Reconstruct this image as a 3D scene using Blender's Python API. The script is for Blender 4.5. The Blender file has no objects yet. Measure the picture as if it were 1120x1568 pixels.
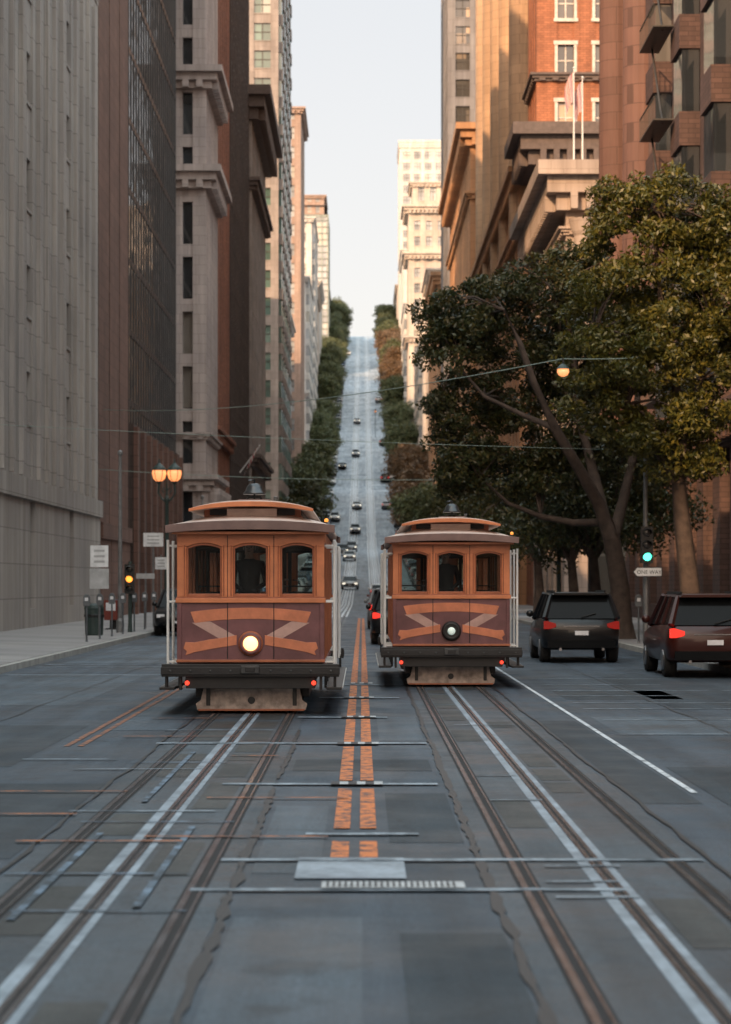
import bpy, math, random
import numpy as np
from mathutils import Vector, Matrix
R = random.Random(7)
NR = np.random.default_rng(5)
F=3600.0; VX=555.0; HY=893.0; CH=1.88
sc=bpy.context.scene
col=sc.collection

# ------------------------------------------------------------------ terrain profile
PTS=[(-400,0),(200,0),(270,1.7),(360,6.5),(378,7.0),(470,20),(490,21.5),(580,38.5),(600,40),(700,60),(720,61.5),(810,80.5),(830,82),(895,96),(910,97),(1000,91),(1200,72),(6000,60)]
def H0(y):
    for (a,za),(b,zb) in zip(PTS,PTS[1:]):
        if a<=y<=b: return za+(zb-za)*(y-a)/(b-a)
    return 0
ST=[-400,-200,-100,0,60,120,160]+[float(v) for v in range(180,960,6)]+[980,1000,1050,1100,1200,1500,2500,6000]
SZ=[0 if y<190 else (H0(y-5)+H0(y)+H0(y+5))/3 if y<5900 else 60 for y in ST]
def G(y): return float(np.interp(y,ST,SZ))

# ------------------------------------------------------------------ materials
MATS={}
def nt(name):
    m=bpy.data.materials.new(name); m.use_nodes=True
    t=m.node_tree; t.nodes.clear(); MATS[name]=m
    o=t.nodes.new('ShaderNodeOutputMaterial'); b=t.nodes.new('ShaderNodeBsdfPrincipled')
    t.links.new(b.outputs[0],o.inputs[0])
    return m,t,b,o
def c4(c): return (c[0],c[1],c[2],1)
def noise(t,scale,detail=4,vec=None,rough=.6):
    n=t.nodes.new('ShaderNodeTexNoise'); n.inputs['Scale'].default_value=scale; n.inputs['Detail'].default_value=detail
    n.inputs['Roughness'].default_value=rough
    if vec is None:
        g=t.nodes.new('ShaderNodeNewGeometry'); t.links.new(g.outputs['Position'],n.inputs['Vector'])
    else: t.links.new(vec,n.inputs['Vector'])
    return n.outputs['Fac']
def ramp(t,fac,stops):
    r=t.nodes.new('ShaderNodeValToRGB'); e=r.color_ramp.elements
    while len(e)<len(stops): e.new(.5)
    for el,(p,c) in zip(e,stops): el.position=p; el.color=c4(c) if len(c)==3 else c
    t.links.new(fac,r.inputs[0]); return r.outputs[0]
def mix(t,fac,a,b,mode='MIX'):
    m=t.nodes.new('ShaderNodeMix'); m.data_type='RGBA'; m.blend_type=mode
    for idx,v in ((0,fac),(6,a),(7,b)):
        if isinstance(v,(int,float)): m.inputs[idx].default_value=v
        elif isinstance(v,tuple): m.inputs[idx].default_value=c4(v)
        else: t.links.new(v,m.inputs[idx])
    return m.outputs[2]
def bump(t,b,h,s=.3,d=.02):
    n=t.nodes.new('ShaderNodeBump'); n.inputs['Strength'].default_value=s; n.inputs['Distance'].default_value=d
    t.links.new(h,n.inputs['Height']); t.links.new(n.outputs[0],b.inputs['Normal'])
def sc_(c,k): return tuple(min(1,x*k) for x in c)
def simple(name,c,rough=.6,metal=0,var=.25,ns=3,em=None,es=0,bmp=.15,spec=None):
    m,t,b,o=nt(name)
    f=noise(t,ns,5)
    cc=ramp(t,f,[(.3,sc_(c,1-var)),(.7,sc_(c,1+var))])
    t.links.new(cc,b.inputs['Base Color']); b.inputs['Roughness'].default_value=rough; b.inputs['Metallic'].default_value=metal
    if spec is not None: b.inputs['Specular IOR Level'].default_value=spec
    if em: b.inputs['Emission Color'].default_value=c4(em); b.inputs['Emission Strength'].default_value=es
    if bmp: bump(t,b,noise(t,ns*8,3),bmp,.01)
    return m
def uv2(t):
    g=t.nodes.new('ShaderNodeNewGeometry'); s=t.nodes.new('ShaderNodeSeparateXYZ'); t.links.new(g.outputs['Position'],s.inputs[0])
    a=t.nodes.new('ShaderNodeMath'); a.operation='ADD'; t.links.new(s.outputs[0],a.inputs[0]); t.links.new(s.outputs[1],a.inputs[1])
    c=t.nodes.new('ShaderNodeCombineXYZ'); t.links.new(a.outputs[0],c.inputs[0]); t.links.new(s.outputs[2],c.inputs[1])
    return c.outputs[0],s
def wall(name,c,bw=1.2,rh=.6,mort=.012,var=.18,joint=.6,rough=.8):
    m,t,b,o=nt(name); v,s=uv2(t)
    k=t.nodes.new('ShaderNodeTexBrick'); t.links.new(v,k.inputs['Vector'])
    k.inputs['Color1'].default_value=c4(sc_(c,1-var*.5)); k.inputs['Color2'].default_value=c4(sc_(c,1+var*.5)); k.inputs['Mortar'].default_value=c4(sc_(c,joint))
    k.inputs['Scale'].default_value=1; k.inputs['Brick Width'].default_value=bw; k.inputs['Row Height'].default_value=rh; k.inputs['Mortar Size'].default_value=mort
    mp=t.nodes.new('ShaderNodeMapping'); mp.inputs['Scale'].default_value=(1.3,.06,1); t.links.new(v,mp.inputs[0])
    f=noise(t,1.0,5,mp.outputs[0],.7)
    st=ramp(t,f,[(.3,(.60,.58,.56)),(.65,(1.05,1.05,1.05))])
    f2=noise(t,.15,4)
    st2=ramp(t,f2,[(.3,(.80,.80,.82)),(.7,(1.12,1.1,1.07))])
    cc=mix(t,1,mix(t,.9,k.outputs[0],st,'MULTIPLY'),st2,'MULTIPLY')
    t.links.new(cc,b.inputs['Base Color']); b.inputs['Roughness'].default_value=rough
    bump(t,b,noise(t,6,5),.3,.02)
    return m
def glass(name,c=(.02,.024,.028),cell=(3,3.6),lit=.12,curt=(.35,.3,.25),rough=.06,bs=.25):
    m,t,b,o=nt(name); v,s=uv2(t)
    d=t.nodes.new('ShaderNodeVectorMath'); d.operation='DIVIDE'; d.inputs[1].default_value=(cell[0],cell[1],1); t.links.new(v,d.inputs[0])
    fl=t.nodes.new('ShaderNodeVectorMath'); fl.operation='FLOOR'; t.links.new(d.outputs[0],fl.inputs[0])
    w=t.nodes.new('ShaderNodeTexWhiteNoise'); w.noise_dimensions='2D'; t.links.new(fl.outputs[0],w.inputs['Vector'])
    cc=ramp(t,w.outputs['Value'],[(0,c),(.5,sc_(c,1.6)),(.5+.45*(1-lit*2),sc_(c,2.2)),(.99,curt)])
    t.links.new(cc,b.inputs['Base Color']); b.inputs['Roughness'].default_value=rough
    b.inputs['Specular IOR Level'].default_value=.9; b.inputs['IOR'].default_value=1.7
    bump(t,b,noise(t,.5,2),bs,.05)
    return m
def paint(name,c,wear=.45,base=(.030,.044,.058),rough=.7,ns=3.5,soft=.06):
    m,t,b,o=nt(name)
    f=noise(t,ns,8,None,.75)
    k=ramp(t,f,[(wear-soft,(0,0,0)),(wear+soft,(1,1,1))])
    f2=noise(t,18,3)
    cv=ramp(t,f2,[(.3,sc_(c,.72)),(.7,sc_(c,1.1))])
    t.links.new(mix(t,k,base,cv),b.inputs['Base Color']); b.inputs['Roughness'].default_value=rough
    return m
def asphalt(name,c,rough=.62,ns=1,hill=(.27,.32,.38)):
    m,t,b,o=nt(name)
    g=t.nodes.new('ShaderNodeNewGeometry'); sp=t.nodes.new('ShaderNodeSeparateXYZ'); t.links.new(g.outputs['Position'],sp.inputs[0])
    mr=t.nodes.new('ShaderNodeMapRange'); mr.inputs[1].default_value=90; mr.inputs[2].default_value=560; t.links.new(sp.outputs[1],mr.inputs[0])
    base=mix(t,mr.outputs[0],c,hill)      # distance haze put into the colour, paler further up the street
    big=ramp(t,noise(t,.35*ns,6),[(.34,(.55,.57,.56)),(.5,(1,)*3),(.68,(1.5,1.46,1.4))])
    mp=t.nodes.new('ShaderNodeMapping'); mp.inputs['Scale'].default_value=(2.2,.12,1); t.links.new(g.outputs['Position'],mp.inputs[0])
    stk=ramp(t,noise(t,1,6,mp.outputs[0],.65),[(.34,(.58,.6,.62)),(.66,(1.4,1.38,1.35))])
    fine=ramp(t,noise(t,38,3),[(.3,(.5,.5,.5)),(.7,(1.5,1.5,1.5))])
    cc=mix(t,1,mix(t,1,mix(t,1,base,big,'MULTIPLY'),stk,'MULTIPLY'),fine,'MULTIPLY')
    oil=ramp(t,noise(t,1.7,3,None,.5),[(.30,(.45,.45,.45)),(.38,(1,1,1))])
    cc=mix(t,.8,cc,oil,'MULTIPLY')
    vo=t.nodes.new('ShaderNodeTexVoronoi'); vo.feature='DISTANCE_TO_EDGE'; vo.inputs['Scale'].default_value=.3
    nz=t.nodes.new('ShaderNodeTexNoise'); nz.inputs['Scale'].default_value=1.4; t.links.new(g.outputs['Position'],nz.inputs['Vector'])
    va=t.nodes.new('ShaderNodeVectorMath'); va.operation='ADD'; t.links.new(g.outputs['Position'],va.inputs[0]); t.links.new(nz.outputs['Color'],va.inputs[1]); t.links.new(va.outputs[0],vo.inputs['Vector'])
    ck=ramp(t,vo.outputs['Distance'],[(.0,(.4,.4,.4)),(.009,(1,1,1))])
    cc=mix(t,.6,cc,ck,'MULTIPLY')
    t.links.new(cc,b.inputs['Base Color'])
    rr=ramp(t,noise(t,.7,5),[(.3,(rough-.2,)*3),(.7,(rough+.15,)*3)])
    t.links.new(rr,b.inputs['Roughness'])
    bump(t,b,noise(t,45,4),.5,.01)
    return m

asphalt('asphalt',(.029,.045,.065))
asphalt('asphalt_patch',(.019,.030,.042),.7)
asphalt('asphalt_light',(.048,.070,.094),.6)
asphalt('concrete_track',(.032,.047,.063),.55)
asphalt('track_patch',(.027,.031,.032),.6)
wall('sidewalk_mat',(.30,.29,.29),1.5,1.5,.02)
simple('kerb_mat',(.33,.32,.3),.8)
simple('ground_mat',(.12,.12,.115),.9)
paint('white_paint',(.66,.71,.76),.42,soft=.1)
paint('worn_white',(.36,.43,.50),.49,ns=3,soft=.12)
paint('yellow_paint',(.68,.21,.06),.47,ns=6,soft=.05)
paint('orange_old',(.40,.14,.05),.50,ns=5,soft=.1)
paint('orange_faint',(.5,.17,.05),.50,ns=4,soft=.1)
paint('blue_faint',(.20,.29,.40),.54,ns=3,soft=.1)
simple('rail_steel',(.24,.26,.29),.25,.9,.4,2)
simple('groove',(.008,.008,.010),.8)
paint('slot_conc',(.34,.42,.50),.45,base=(.07,.095,.12),ns=1.6,rough=.5,soft=.18)
simple('tar',(.008,.009,.011),.5)
simple('plate_light',(.42,.45,.47),.5,.2,.3,6)
simple('plate_dark',(.03,.03,.035),.6)

# ------------------------------------------------------------------ mesh builder
class MB:
    def __init__(s,name,origin=(0,0,0),rotz=0): s.name=name; s.o=origin; s.rz=rotz; s.p={}
    def part(s,part,mat):
        if part not in s.p: s.p[part]=([],[],mat)
        return s.p[part]
    def add(s,part,mat,vs,fs):
        V,Fc,_=s.part(part,mat); n=len(V); V.extend(vs); Fc.extend([tuple(i+n for i in f) for f in fs])
    def box(s,part,mat,x0,x1,y0,y1,z0,z1):
        vs=[(x0,y0,z0),(x1,y0,z0),(x1,y1,z0),(x0,y1,z0),(x0,y0,z1),(x1,y0,z1),(x1,y1,z1),(x0,y1,z1)]
        s.add(part,mat,vs,[(3,2,1,0),(4,5,6,7),(0,1,5,4),(1,2,6,5),(2,3,7,6),(3,0,4,7)])
    def prism(s,part,mat,poly,a,b,axis='y'):
        n=len(poly)
        def P(u,v,w):
            return {'y':(u,w,v),'x':(w,u,v),'z':(u,v,w)}[axis]
        vs=[P(u,v,a) for u,v in poly]+[P(u,v,b) for u,v in poly]
        fs=[tuple(range(n)),tuple(range(2*n-1,n-1,-1))]+[((i+1)%n,i,i+n,(i+1)%n+n) for i in range(n)]
        s.add(part,mat,vs,fs)
    def lathe(s,part,mat,prof,c=(0,0,0),axis='z',n=20):
        vs=[];fs=[]
        for r,h in prof:
            for i in range(n):
                a=2*math.pi*i/n; u,v=r*math.cos(a),r*math.sin(a)
                vs.append({'z':(c[0]+u,c[1]+v,c[2]+h),'y':(c[0]+u,c[1]+h,c[2]+v),'x':(c[0]+h,c[1]+u,c[2]+v)}[axis])
        for k in range(len(prof)-1):
            for i in range(n):
                j=(i+1)%n; fs.append((k*n+i,k*n+j,(k+1)*n+j,(k+1)*n+i))
        fs.append(tuple(range(n-1,-1,-1))); m=(len(prof)-1)*n; fs.append(tuple(range(m,m+n)))
        s.add(part,mat,vs,fs)
    def tube(s,part,mat,pts,rad,n=8):
        pts=[Vector(p) for p in pts]
        if not isinstance(rad,(list,tuple)): rad=[rad]*len(pts)
        vs=[];fs=[]
        for k,p in enumerate(pts):
            d=(pts[min(k+1,len(pts)-1)]-pts[max(k-1,0)]).normalized()
            u=d.cross(Vector((0,0,1)) if abs(d.z)<.9 else Vector((0,1,0))).normalized(); w=d.cross(u)
            for i in range(n):
                a=2*math.pi*i/n; q=p+(u*math.cos(a)+w*math.sin(a))*rad[k]; vs.append(tuple(q))
        for k in range(len(pts)-1):
            for i in range(n):
                j=(i+1)%n; fs.append((k*n+i,k*n+j,(k+1)*n+j,(k+1)*n+i))
        fs.append(tuple(range(n))); m=(len(pts)-1)*n; fs.append(tuple(range(m+n-1,m-1,-1)))
        s.add(part,mat,vs,fs)
    def strip(s,part,mat,x0,x1,y0,y1,dz):
        ys=[y0]+[y for y in ST if y0+.001<y<y1-.001]+[y1]
        vs=[];fs=[]
        for y in ys: vs+= [(x0,y,G(y)+dz),(x1,y,G(y)+dz)]
        for k in range(len(ys)-1): fs.append((2*k,2*k+1,2*k+3,2*k+2))
        s.add(part,mat,vs,fs)
    def slab(s,part,mat,x0,x1,y0,y1,dz,lo=-.3):
        ys=[y0]+[y for y in ST if y0+.001<y<y1-.001]+[y1]
        vs=[];fs=[]
        for y in ys: g=G(y); vs+= [(x0,y,g+lo),(x0,y,g+dz),(x1,y,g+dz),(x1,y,g+lo)]
        for k in range(len(ys)-1):
            a=4*k;b=a+4
            fs+=[(a,a+1,b+1,b),(a+1,a+2,b+2,b+1),(a+2,a+3,b+3,b+2)]
        m=len(vs)-4; fs+=[(0,3,2,1),(m,m+1,m+2,m+3)]
        s.add(part,mat,vs,fs)
    def build(s,smooth=(),bevel=0,single=False):
        if single:
            me=bpy.data.meshes.new(s.name); V=[];Fc=[];mi=[];ms=[]
            sm=[]
            for pn,(v,f,mt) in s.p.items():
                if mt not in ms: ms.append(mt)
                n=len(V); V+=v; Fc+=[tuple(i+n for i in ff) for ff in f]; mi+=[ms.index(mt)]*len(f); sm+=[pn in smooth]*len(f)
            me.from_pydata(V,[],Fc); 
            for mt in ms: me.materials.append(MATS[mt])
            me.polygons.foreach_set('material_index',mi); me.polygons.foreach_set('use_smooth',sm); me.update()
            ob=bpy.data.objects.new(s.name,me); col.objects.link(ob); ob.location=s.o; ob.rotation_euler[2]=s.rz
            return ob
        e=bpy.data.objects.new(s.name,None); col.objects.link(e); e.location=s.o; e.rotation_euler[2]=s.rz; e.empty_display_size=.3
        for pn,(v,f,mt) in s.p.items():
            me=bpy.data.meshes.new(pn); me.from_pydata(v,[],f); me.materials.append(MATS[mt])
            if pn in smooth: me.polygons.foreach_set('use_smooth',[True]*len(f))
            me.update()
            ob=bpy.data.objects.new(pn,me); col.objects.link(ob); ob.parent=e
            if bevel and pn not in smooth:
                bm=ob.modifiers.new('b','BEVEL'); bm.width=bevel; bm.segments=2; bm.limit_method='ANGLE'; bm.angle_limit=.7
        return e

# ------------------------------------------------------------------ ground, road
g=MB('ground'); 
for (a,b) in ((-1500,-60),(-60,60),(60,1500)): g.strip('ground','ground_mat',a,b,-400,6000,-.004)
g.build(single=True)
r=MB('road'); r.strip('road','asphalt',-7.5,7.5,-200,1100,0.0); 
for a,b in ((124,148),(360,378),(470,490),(580,600),(700,720),(810,830)):
    r.strip('road','asphalt',7.5,120,a,b,0.0)
    if a>200: r.strip('road','asphalt',-120,-7.5,a,b,0.0)
for x0,x1,y0,y1,mt in [(-.72,.0,6,13.2,'asphalt_light'),(.2,.76,9.0,12.6,'asphalt_patch'),(-.7,.7,23.5,25.0,'asphalt_patch'),(-.72,-.28,15.2,19.8,'asphalt_light'),(.2,.74,17,21,'asphalt_patch'),(.2,.74,28,33,'asphalt_light'),(-6.8,-3.6,24,31,'asphalt_patch'),(-7.2,-4.4,36,48,'asphalt_light'),(3.1,4.5,18,24,'asphalt_patch'),(3.2,6.4,29,33,'asphalt_light'),(4.7,7.2,35,47,'asphalt_patch'),(-5.6,-3.9,14,20,'asphalt_light'),(-7,-3.6,55,70,'asphalt_light'),(-3.5,-2.4,16,22,'asphalt_patch'),(2.4,2.9,20,32,'asphalt_patch'),(-3.3,-2.4,30,36,'asphalt_light'),(3.3,5.2,38,41,'asphalt_patch')]:
    r.strip('patches_'+mt,mt,x0,x1,y0,y1,.003)
r.build(single=True)
for sgn in (-1,1):
    segs=[(-195,124),(148,360),(378,470),(490,580),(600,700),(720,810),(830,1000)] if sgn>0 else [(-195,360),(378,470),(490,580),(600,700),(720,810),(830,1000)]
    s=MB('sidewalk')
    for a,b in segs:
        x0,x1=(7.68,60) if sgn>0 else (-60,-7.68)
        s.slab('sidewalk','sidewalk_mat',x0,x1,a,b,.15)
        k0,k1=(7.5,7.68) if sgn>0 else (-7.68,-7.5)
        s.slab('kerb','kerb_mat',k0,k1,a,b,.14)
    s.build()
tk=MB('cable_track')
simple('sky_pale_concrete',(.60,.64,.68),.6,0,.15,.6)  # concrete beside the far rails, lightened to stand for reflected sky
for c in (-1.56,1.56):
    tk.strip('bed','concrete_track',c-.74,c+.74,-60,1000,.006)
    for q in (-.535,.535):
        x=c+q
        tk.strip('groove','groove',x-.065,x+.075,-60,1000,.010)
        tk.strip('rail','rail_steel',x-.045,x-.005,-60,1000,.015)
        tk.strip('rail','rail_steel',x+.04,x+.055,-60,1000,.015)
    tk.strip('slot_edge','slot_conc',c-.12,c-.045,-60,1000,.010)
    tk.strip('slot_edge','slot_conc',c+.045,c+.095,-60,1000,.010)
    tk.strip('slot_plate','rail_steel',c-.042,c-.012,-60,1000,.014)
    tk.strip('slot_plate','rail_steel',c+.012,c+.042,-60,1000,.014)
    tk.strip('slot','groove',c-.0125,c+.0125,-60,1000,.011)
    for q in (-.535,0,.535): tk.strip('sky_pale_rail_surround','sky_pale_concrete',c+q-.19,c+q-.08,130,1000,.018); tk.strip('sky_pale_rail_surround','sky_pale_concrete',c+q+.09,c+q+.19,130,1000,.018)
rr=random.Random(2)
for c in (-1.56,1.56):
    y=8
    while y<60:
        h=rr.uniform(1.2,3.2)
        for q0,q1 in ((-.44,-.14),(.14,.43)):
            if rr.random()<(.6 if c<0 else .3): tk.strip('bed_patches','track_patch',c+q0,c+q1,y,y+h*.8,.009)
        y+=h
tk.build()
def wavy(mb,part,mat,x,y0,y1,w,dz,amp=.03,step=.5,sd=1):
    rr=random.Random(sd); vs=[];fs=[];y=y0;k=0;dx=0
    while y<y1:
        dx=dx*.7+rr.uniform(-amp,amp); ww=w*rr.uniform(.4,1.5)
        vs+=[(x+dx-ww/2,y,G(y)+dz),(x+dx+ww/2,y,G(y)+dz)]; k+=1; y+=step
    for i in range(k-1): fs.append((2*i,2*i+1,2*i+3,2*i+2))
    mb.add(part,mat,vs,fs)
cr=MB('tar_seam')
wavy(cr,'seam','tar',-.80,6,21.5,.06,.012,.012,.22,3); wavy(cr,'seam','tar',-.80,22.5,30,.05,.012,.012,.22,4)
wavy(cr,'seam','tar',.80,6,60,.055,.012,.010,.22,5); wavy(cr,'seam','tar',-2.35,8,60,.03,.012,.02,.4,6); wavy(cr,'seam','tar',2.36,8,120,.035,.012,.012,.4,7)
wavy(cr,'seam','tar',4.6,20,120,.03,.006,.03,.6,8); wavy(cr,'seam','tar',-4.9,20,120,.03,.006,.03,.6,9)
cr.build(single=True)
mk=MB('road_marking')
def Y(py): return CH*F/(py-HY)
lids=[1048,1070,1100,1141,1203,1280]
ends_=[Y(1315)]
for py in reversed(lids):
    w=.45 if py>1150 else .35
    ends_+= [Y(py)-w,Y(py)+w]
ends_+=[125]
for k in range(0,len(ends_),2):
    for c in (-.155,.045): mk.strip('centre_line','yellow_paint',c-.062,c+.062,ends_[k],ends_[k+1],.010)
for x in (-3.24,-3.40): mk.strip('left_line','orange_old',x-.035,x+.035,27,52,.007)
mk.strip('lane_line','white_paint',2.94,3.0,21,56,.007)
mk.strip('lane_line','white_paint',2.92,3.02,64,340,.007)
mk.strip('lane_line','white_paint',-3.4,-3.3,64,340,.007)
tr=[(1050,-.7,.75),(1070,-.7,.6),(1100,-.9,.35),(1140,-2.4,.75),(1203,-1.3,.7),(1280,-.42,.42),(1320,-.95,2.3),(1366,-1.05,1.6)]
for py,a,b in tr:
    y=Y(py); h=.012+y*.0032; mk.strip('cross_line','worn_white',a,b,y-h,y+h,.0165)
for py,a,b in [(1180,-2.9,-1.6),(1120,-2.5,-1.1),(1245,-2.4,-1.2),(1190,1.1,1.5),(1228,1.1,1.55),(1330,1.2,1.7),(1354,1.15,1.6),(1378,1.15,1.65),(1165,-3.6,-2.6),(1112,1.2,2.0)]:
    y=Y(py); mk.strip('cross_line','worn_white',a,b,y-.03,y+.03,.019)
for py,a,b in [(1225,-1.35,-.12),(1285,-1.6,-.25),(1292,-2.5,-1.3),(1130,-2.9,-1.5),(1102,-2.9,-1.9),(1215,-3.3,-2.1),(1160,-1.4,-.9),(1250,-3.2,-2.3)]:
    y=Y(py); mk.strip('utility_orange','orange_faint',a,b,y-.035,y+.035,.022)
for py,a,b in [(1262,-2.2,-1.0),(1342,-2.3,-1.1),(1170,-2.4,-1.4),(1400,-2.0,-1.0)]:
    y=Y(py); mk.strip('utility_blue','blue_faint',a,b,y-.025,y+.025,.020)
for x,y0,y1 in ((-1.95,13,17.5),(-1.30,13.5,18),(-1.86,20,26)): mk.strip('utility_blue2','blue_faint',x-.025,x+.025,y0,y1,.0205)
for py in (1040,1049,1058,1066,1077,1086,1103,1125): 
    y=Y(py); mk.strip('cross_line','worn_white',3.3,6.2+R.uniform(-1,1),y-.05,y+.05,.007)
for py in (1018,1022,1034): 
    y=Y(py); mk.strip('cross_line','white_paint',-7.3,-3.0,y-.12,y+.12,.007)
for y in (357,380,467,492,577,602,697,722): 
    mk.strip('cross_line','white_paint',-7,7,y-.3,y+.3,.022)
mk.build()
ul=MB('utility_cover')
for py in (1048,1070,1100,1141,1203):
    y=Y(py)
    for k in range(6): 
        ul.strip('lid_light' if k%2 else 'lid_dark','plate_light' if k%2 else 'plate_dark',-.29+k*.08,-.21+k*.08,y-.16,y+.16,.026)
ul.strip('patch','slot_conc',-.43,.28,Y(1348),Y(1316),.012)
y=Y(1361); ul.strip('grate_frame','plate_light',-.25,.63,y-.15,y+.15,.026)
for k in range(22): 
    for j in range(3): ul.strip('grate_slot','plate_dark',-.22+k*.037,-.205+k*.037,y-.12+j*.085,y-.06+j*.085,.030)
ul.build()

# ------------------------------------------------------------------ buildings
wall('stone_grey',(.40,.37,.345),2.6,1.3,.02,.12); wall('brown_granite',(.16,.085,.065),1.2,.6,.02,.25)
wall('brown_dark',(.075,.052,.045),1.2,.6,.02,.25)
wall('stone_cream',(.50,.42,.39),1.4,.7,.014,.12); wall('brick_dark',(.32,.13,.08),.6,.2,.02,.4)
wall('metal_dark',(.045,.047,.052),3,3.6,.02,.2,.6,.4); wall('stone_mid',(.34,.30,.28),1.6,.8,.014,.2)
wall('beige',(.54,.36,.23),1.6,.8,.016,.12); wall('orange_brick',(.44,.17,.085),.5,.18,.02,.35); wall('tan',(.55,.31,.17),2,1,.02,.12)
wall('grey_tower',(.25,.24,.245),1.5,1.8,.02,.15); wall('white_stone',(.68,.66,.63),1.6,.8,.014,.1); wall('pale_stone',(.62,.54,.47),1.6,.8,.014,.1)
wall('brown_far',(.42,.31,.26),1,.5,.02,.15); wall('scaffold_green',(.32,.36,.33),2,2,.1,.2,.5); wall('brown_col',(.17,.09,.07),1.2,.9,.02,.2)  # brown_far is lightened, with distance haze mixed into its colour
wall('dark_brick',(.105,.06,.05),.6,.2,.02,.35)
wall('temple_stone',(.42,.34,.29),1.6,.8,.014,.15)
glass('glass_dark'); glass('glass_black',(.006,.007,.008),(1.5,3.8),.02,(.05,.05,.05),.05,.6); glass('glass_warm',(.05,.045,.04),(3,3.6),.3,(.5,.34,.2)); glass('glass_far',(.2,.21,.22),(3,3.5),.3,(.45,.42,.36),.1)  # glass_far is paled to carry the haze over distant windows
glass('glass_green',(.06,.10,.085),(2.5,3.4),.2,(.4,.4,.36),.08)
simple('cornice_dark',(.12,.09,.08),.7); simple('frame_dark',(.04,.035,.03),.5); simple('frame_light',(.6,.54,.48),.6); simple('roof_mat',(.1,.1,.1),.9)

def building(name,face,depth,y0,y1,zt,wm,gm,side,bay=3,pier=.8,fh=3.6,sp=1.2,dep=.4,base=6,corn=(),top=(1.2,.9),trim=None,frame='frame_dark',cols=False,base_mat=None,mull=True,bayout=0,z0=None,ctrim=None,surround=None):
    gz=G(y0) if z0 is None else z0
    o=(side*face,y0,gz); mb=MB(name,o)
    L=y1-y0; Ht=zt-gz; trim=trim or wm; ctrim=ctrim or trim; S=side; base_mat=base_mat or wm
    def bx(part,mat,u0,u1,a,b,z0_,z1_):
        xa,xb=sorted((S*u0,S*u1)); mb.box(part,mat,xa,xb,a,b,z0_,z1_)
    bx('core',wm,dep+.03,depth,dep+.03,L,-6,Ht-.02)
    bx('windows',gm,dep-.01,dep+.03,dep+.1,L-.1,.3,Ht-.3)
    bx('windows',gm,dep+.1,depth-.1,dep-.01,dep+.03,.3,Ht-.3)
    n=max(1,round((L-pier)/bay)); st=(L-pier)/n
    m=max(1,round((depth-pier)/bay)); sf=(depth-pier)/m
    bx('piers',wm,0,pier,0,pier,-6,Ht)
    for i in range(1,n+1): bx('piers',wm,0,dep,i*st,i*st+pier,-6,Ht)
    for i in range(1,m+1): bx('piers',wm,i*sf,i*sf+pier,0,dep,-6,Ht)
    nf=max(1,int((Ht-base)/fh)); f2=(Ht-base)/nf
    for k in range(nf+1):
        z=base+k*f2
        zz1=min(z+sp,Ht-.01)
        if k==nf: z=Ht-.8; zz1=Ht-.01
        q=.09 if dep>.12 else .03
        bx('spandrels',trim,q,dep,pier,L-.05,z,zz1); bx('spandrels',trim,pier,depth-.05,q,dep,z,zz1)
        if mull and k<nf:
            zz=z+sp+(f2-sp)*.5
            bx('sashes',frame,dep-.08,dep,pier,L-.1,zz-.05,zz+.05); bx('sashes',frame,pier,depth-.1,dep-.08,dep,zz-.05,zz+.05)
            if sp>.5: bx('sills',trim,.03,.09,pier,L-.05,zz1-.14,zz1-.02); bx('sills',trim,pier,depth-.05,.03,.09,zz1-.14,zz1-.02)
            if surround:
                for i in range(m): a=i*sf+pier; bx('window_surrounds',surround,a-.22,a,-.06,.02,zz1,z+f2); bx('window_surrounds',surround,a+sf-pier,a+sf-pier+.22,-.06,.02,zz1,z+f2); bx('window_surrounds',surround,a-.3,a+sf-pier+.3,-.1,.02,zz1-.25,zz1-.004); bx('window_surrounds',surround,a-.3,a+sf-pier+.3,-.1,.02,z+f2+.004,z+f2+.3)
    if mull:
        for i in range(n): c=i*st+pier+(st-pier)/2; bx('sashes',frame,dep-.1,dep,c-.05,c+.05,base,Ht-.3)
        for i in range(m): c=i*sf+pier+(sf-pier)/2; bx('sashes',frame,c-.05,c+.05,dep-.1,dep,base,Ht-.3)
    if base>1:
        bx('base_band',base_mat,-.25,dep,-.25,L-.02,base-.9,base-.1)
        bx('base_band',base_mat,dep,depth,-.25,dep,base-.9,base-.1)
        bx('base_wall',base_mat,-.12,dep,-.12,L-.03,-6,.9)
        for i in range(n+1):
            bx('base_piers',base_mat,-.12,dep-.02,max(-.12,i*st-.12),min(L-.04,i*st+pier+.12),.9,base-.9)
    if bayout:
        for k in range(nf):
            z=base+k*f2
            for i in range(0,n,2): 
                bx('bays',wm,-bayout,.0,i*st+pier,i*st+st,z-.1,z+sp); bx('bay_glass',gm,-bayout+.12,0,i*st+pier+.12,i*st+st-.12,z+sp,z+f2-.1)
    allc=list(corn)
    if top: allc.append((Ht-.0,top[0],top[1]))
    for z,h,pr in allc:
        for q,(f_a,f_b) in enumerate(((.0,.35),(.35,.7),(.7,1.0))):
            pp=pr*(.35+.325*q)
            bx('cornice',ctrim,-pp,depth*.98,-pp,L-.06,z-h+h*f_a+.0,z-h+h*f_b-.004)
        nd=int(L/1.0)
        for i in range(nd): bx('dentils',ctrim,-pr*.7,-.02-pr*.34,i*1.0+.2,i*1.0+.65,z-h+.02,z-h*.65-.01)
        for i in range(int(min(depth,30)/1.0)): bx('dentils',ctrim,i*1.0+.2,i*1.0+.65,-pr*.7,-.02-pr*.34,z-h+.02,z-h*.65-.01)
    if cols:
        for i in range(n+1):
            cy=i*st+pier/2; mb.lathe('columns',wm,[(.62,0),(.62,.5),(.5,.6),(.45,base-1.8),(.6,base-1.3),(.62,base-.9)],(S*-.45,cy,0),'z',14)
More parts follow.
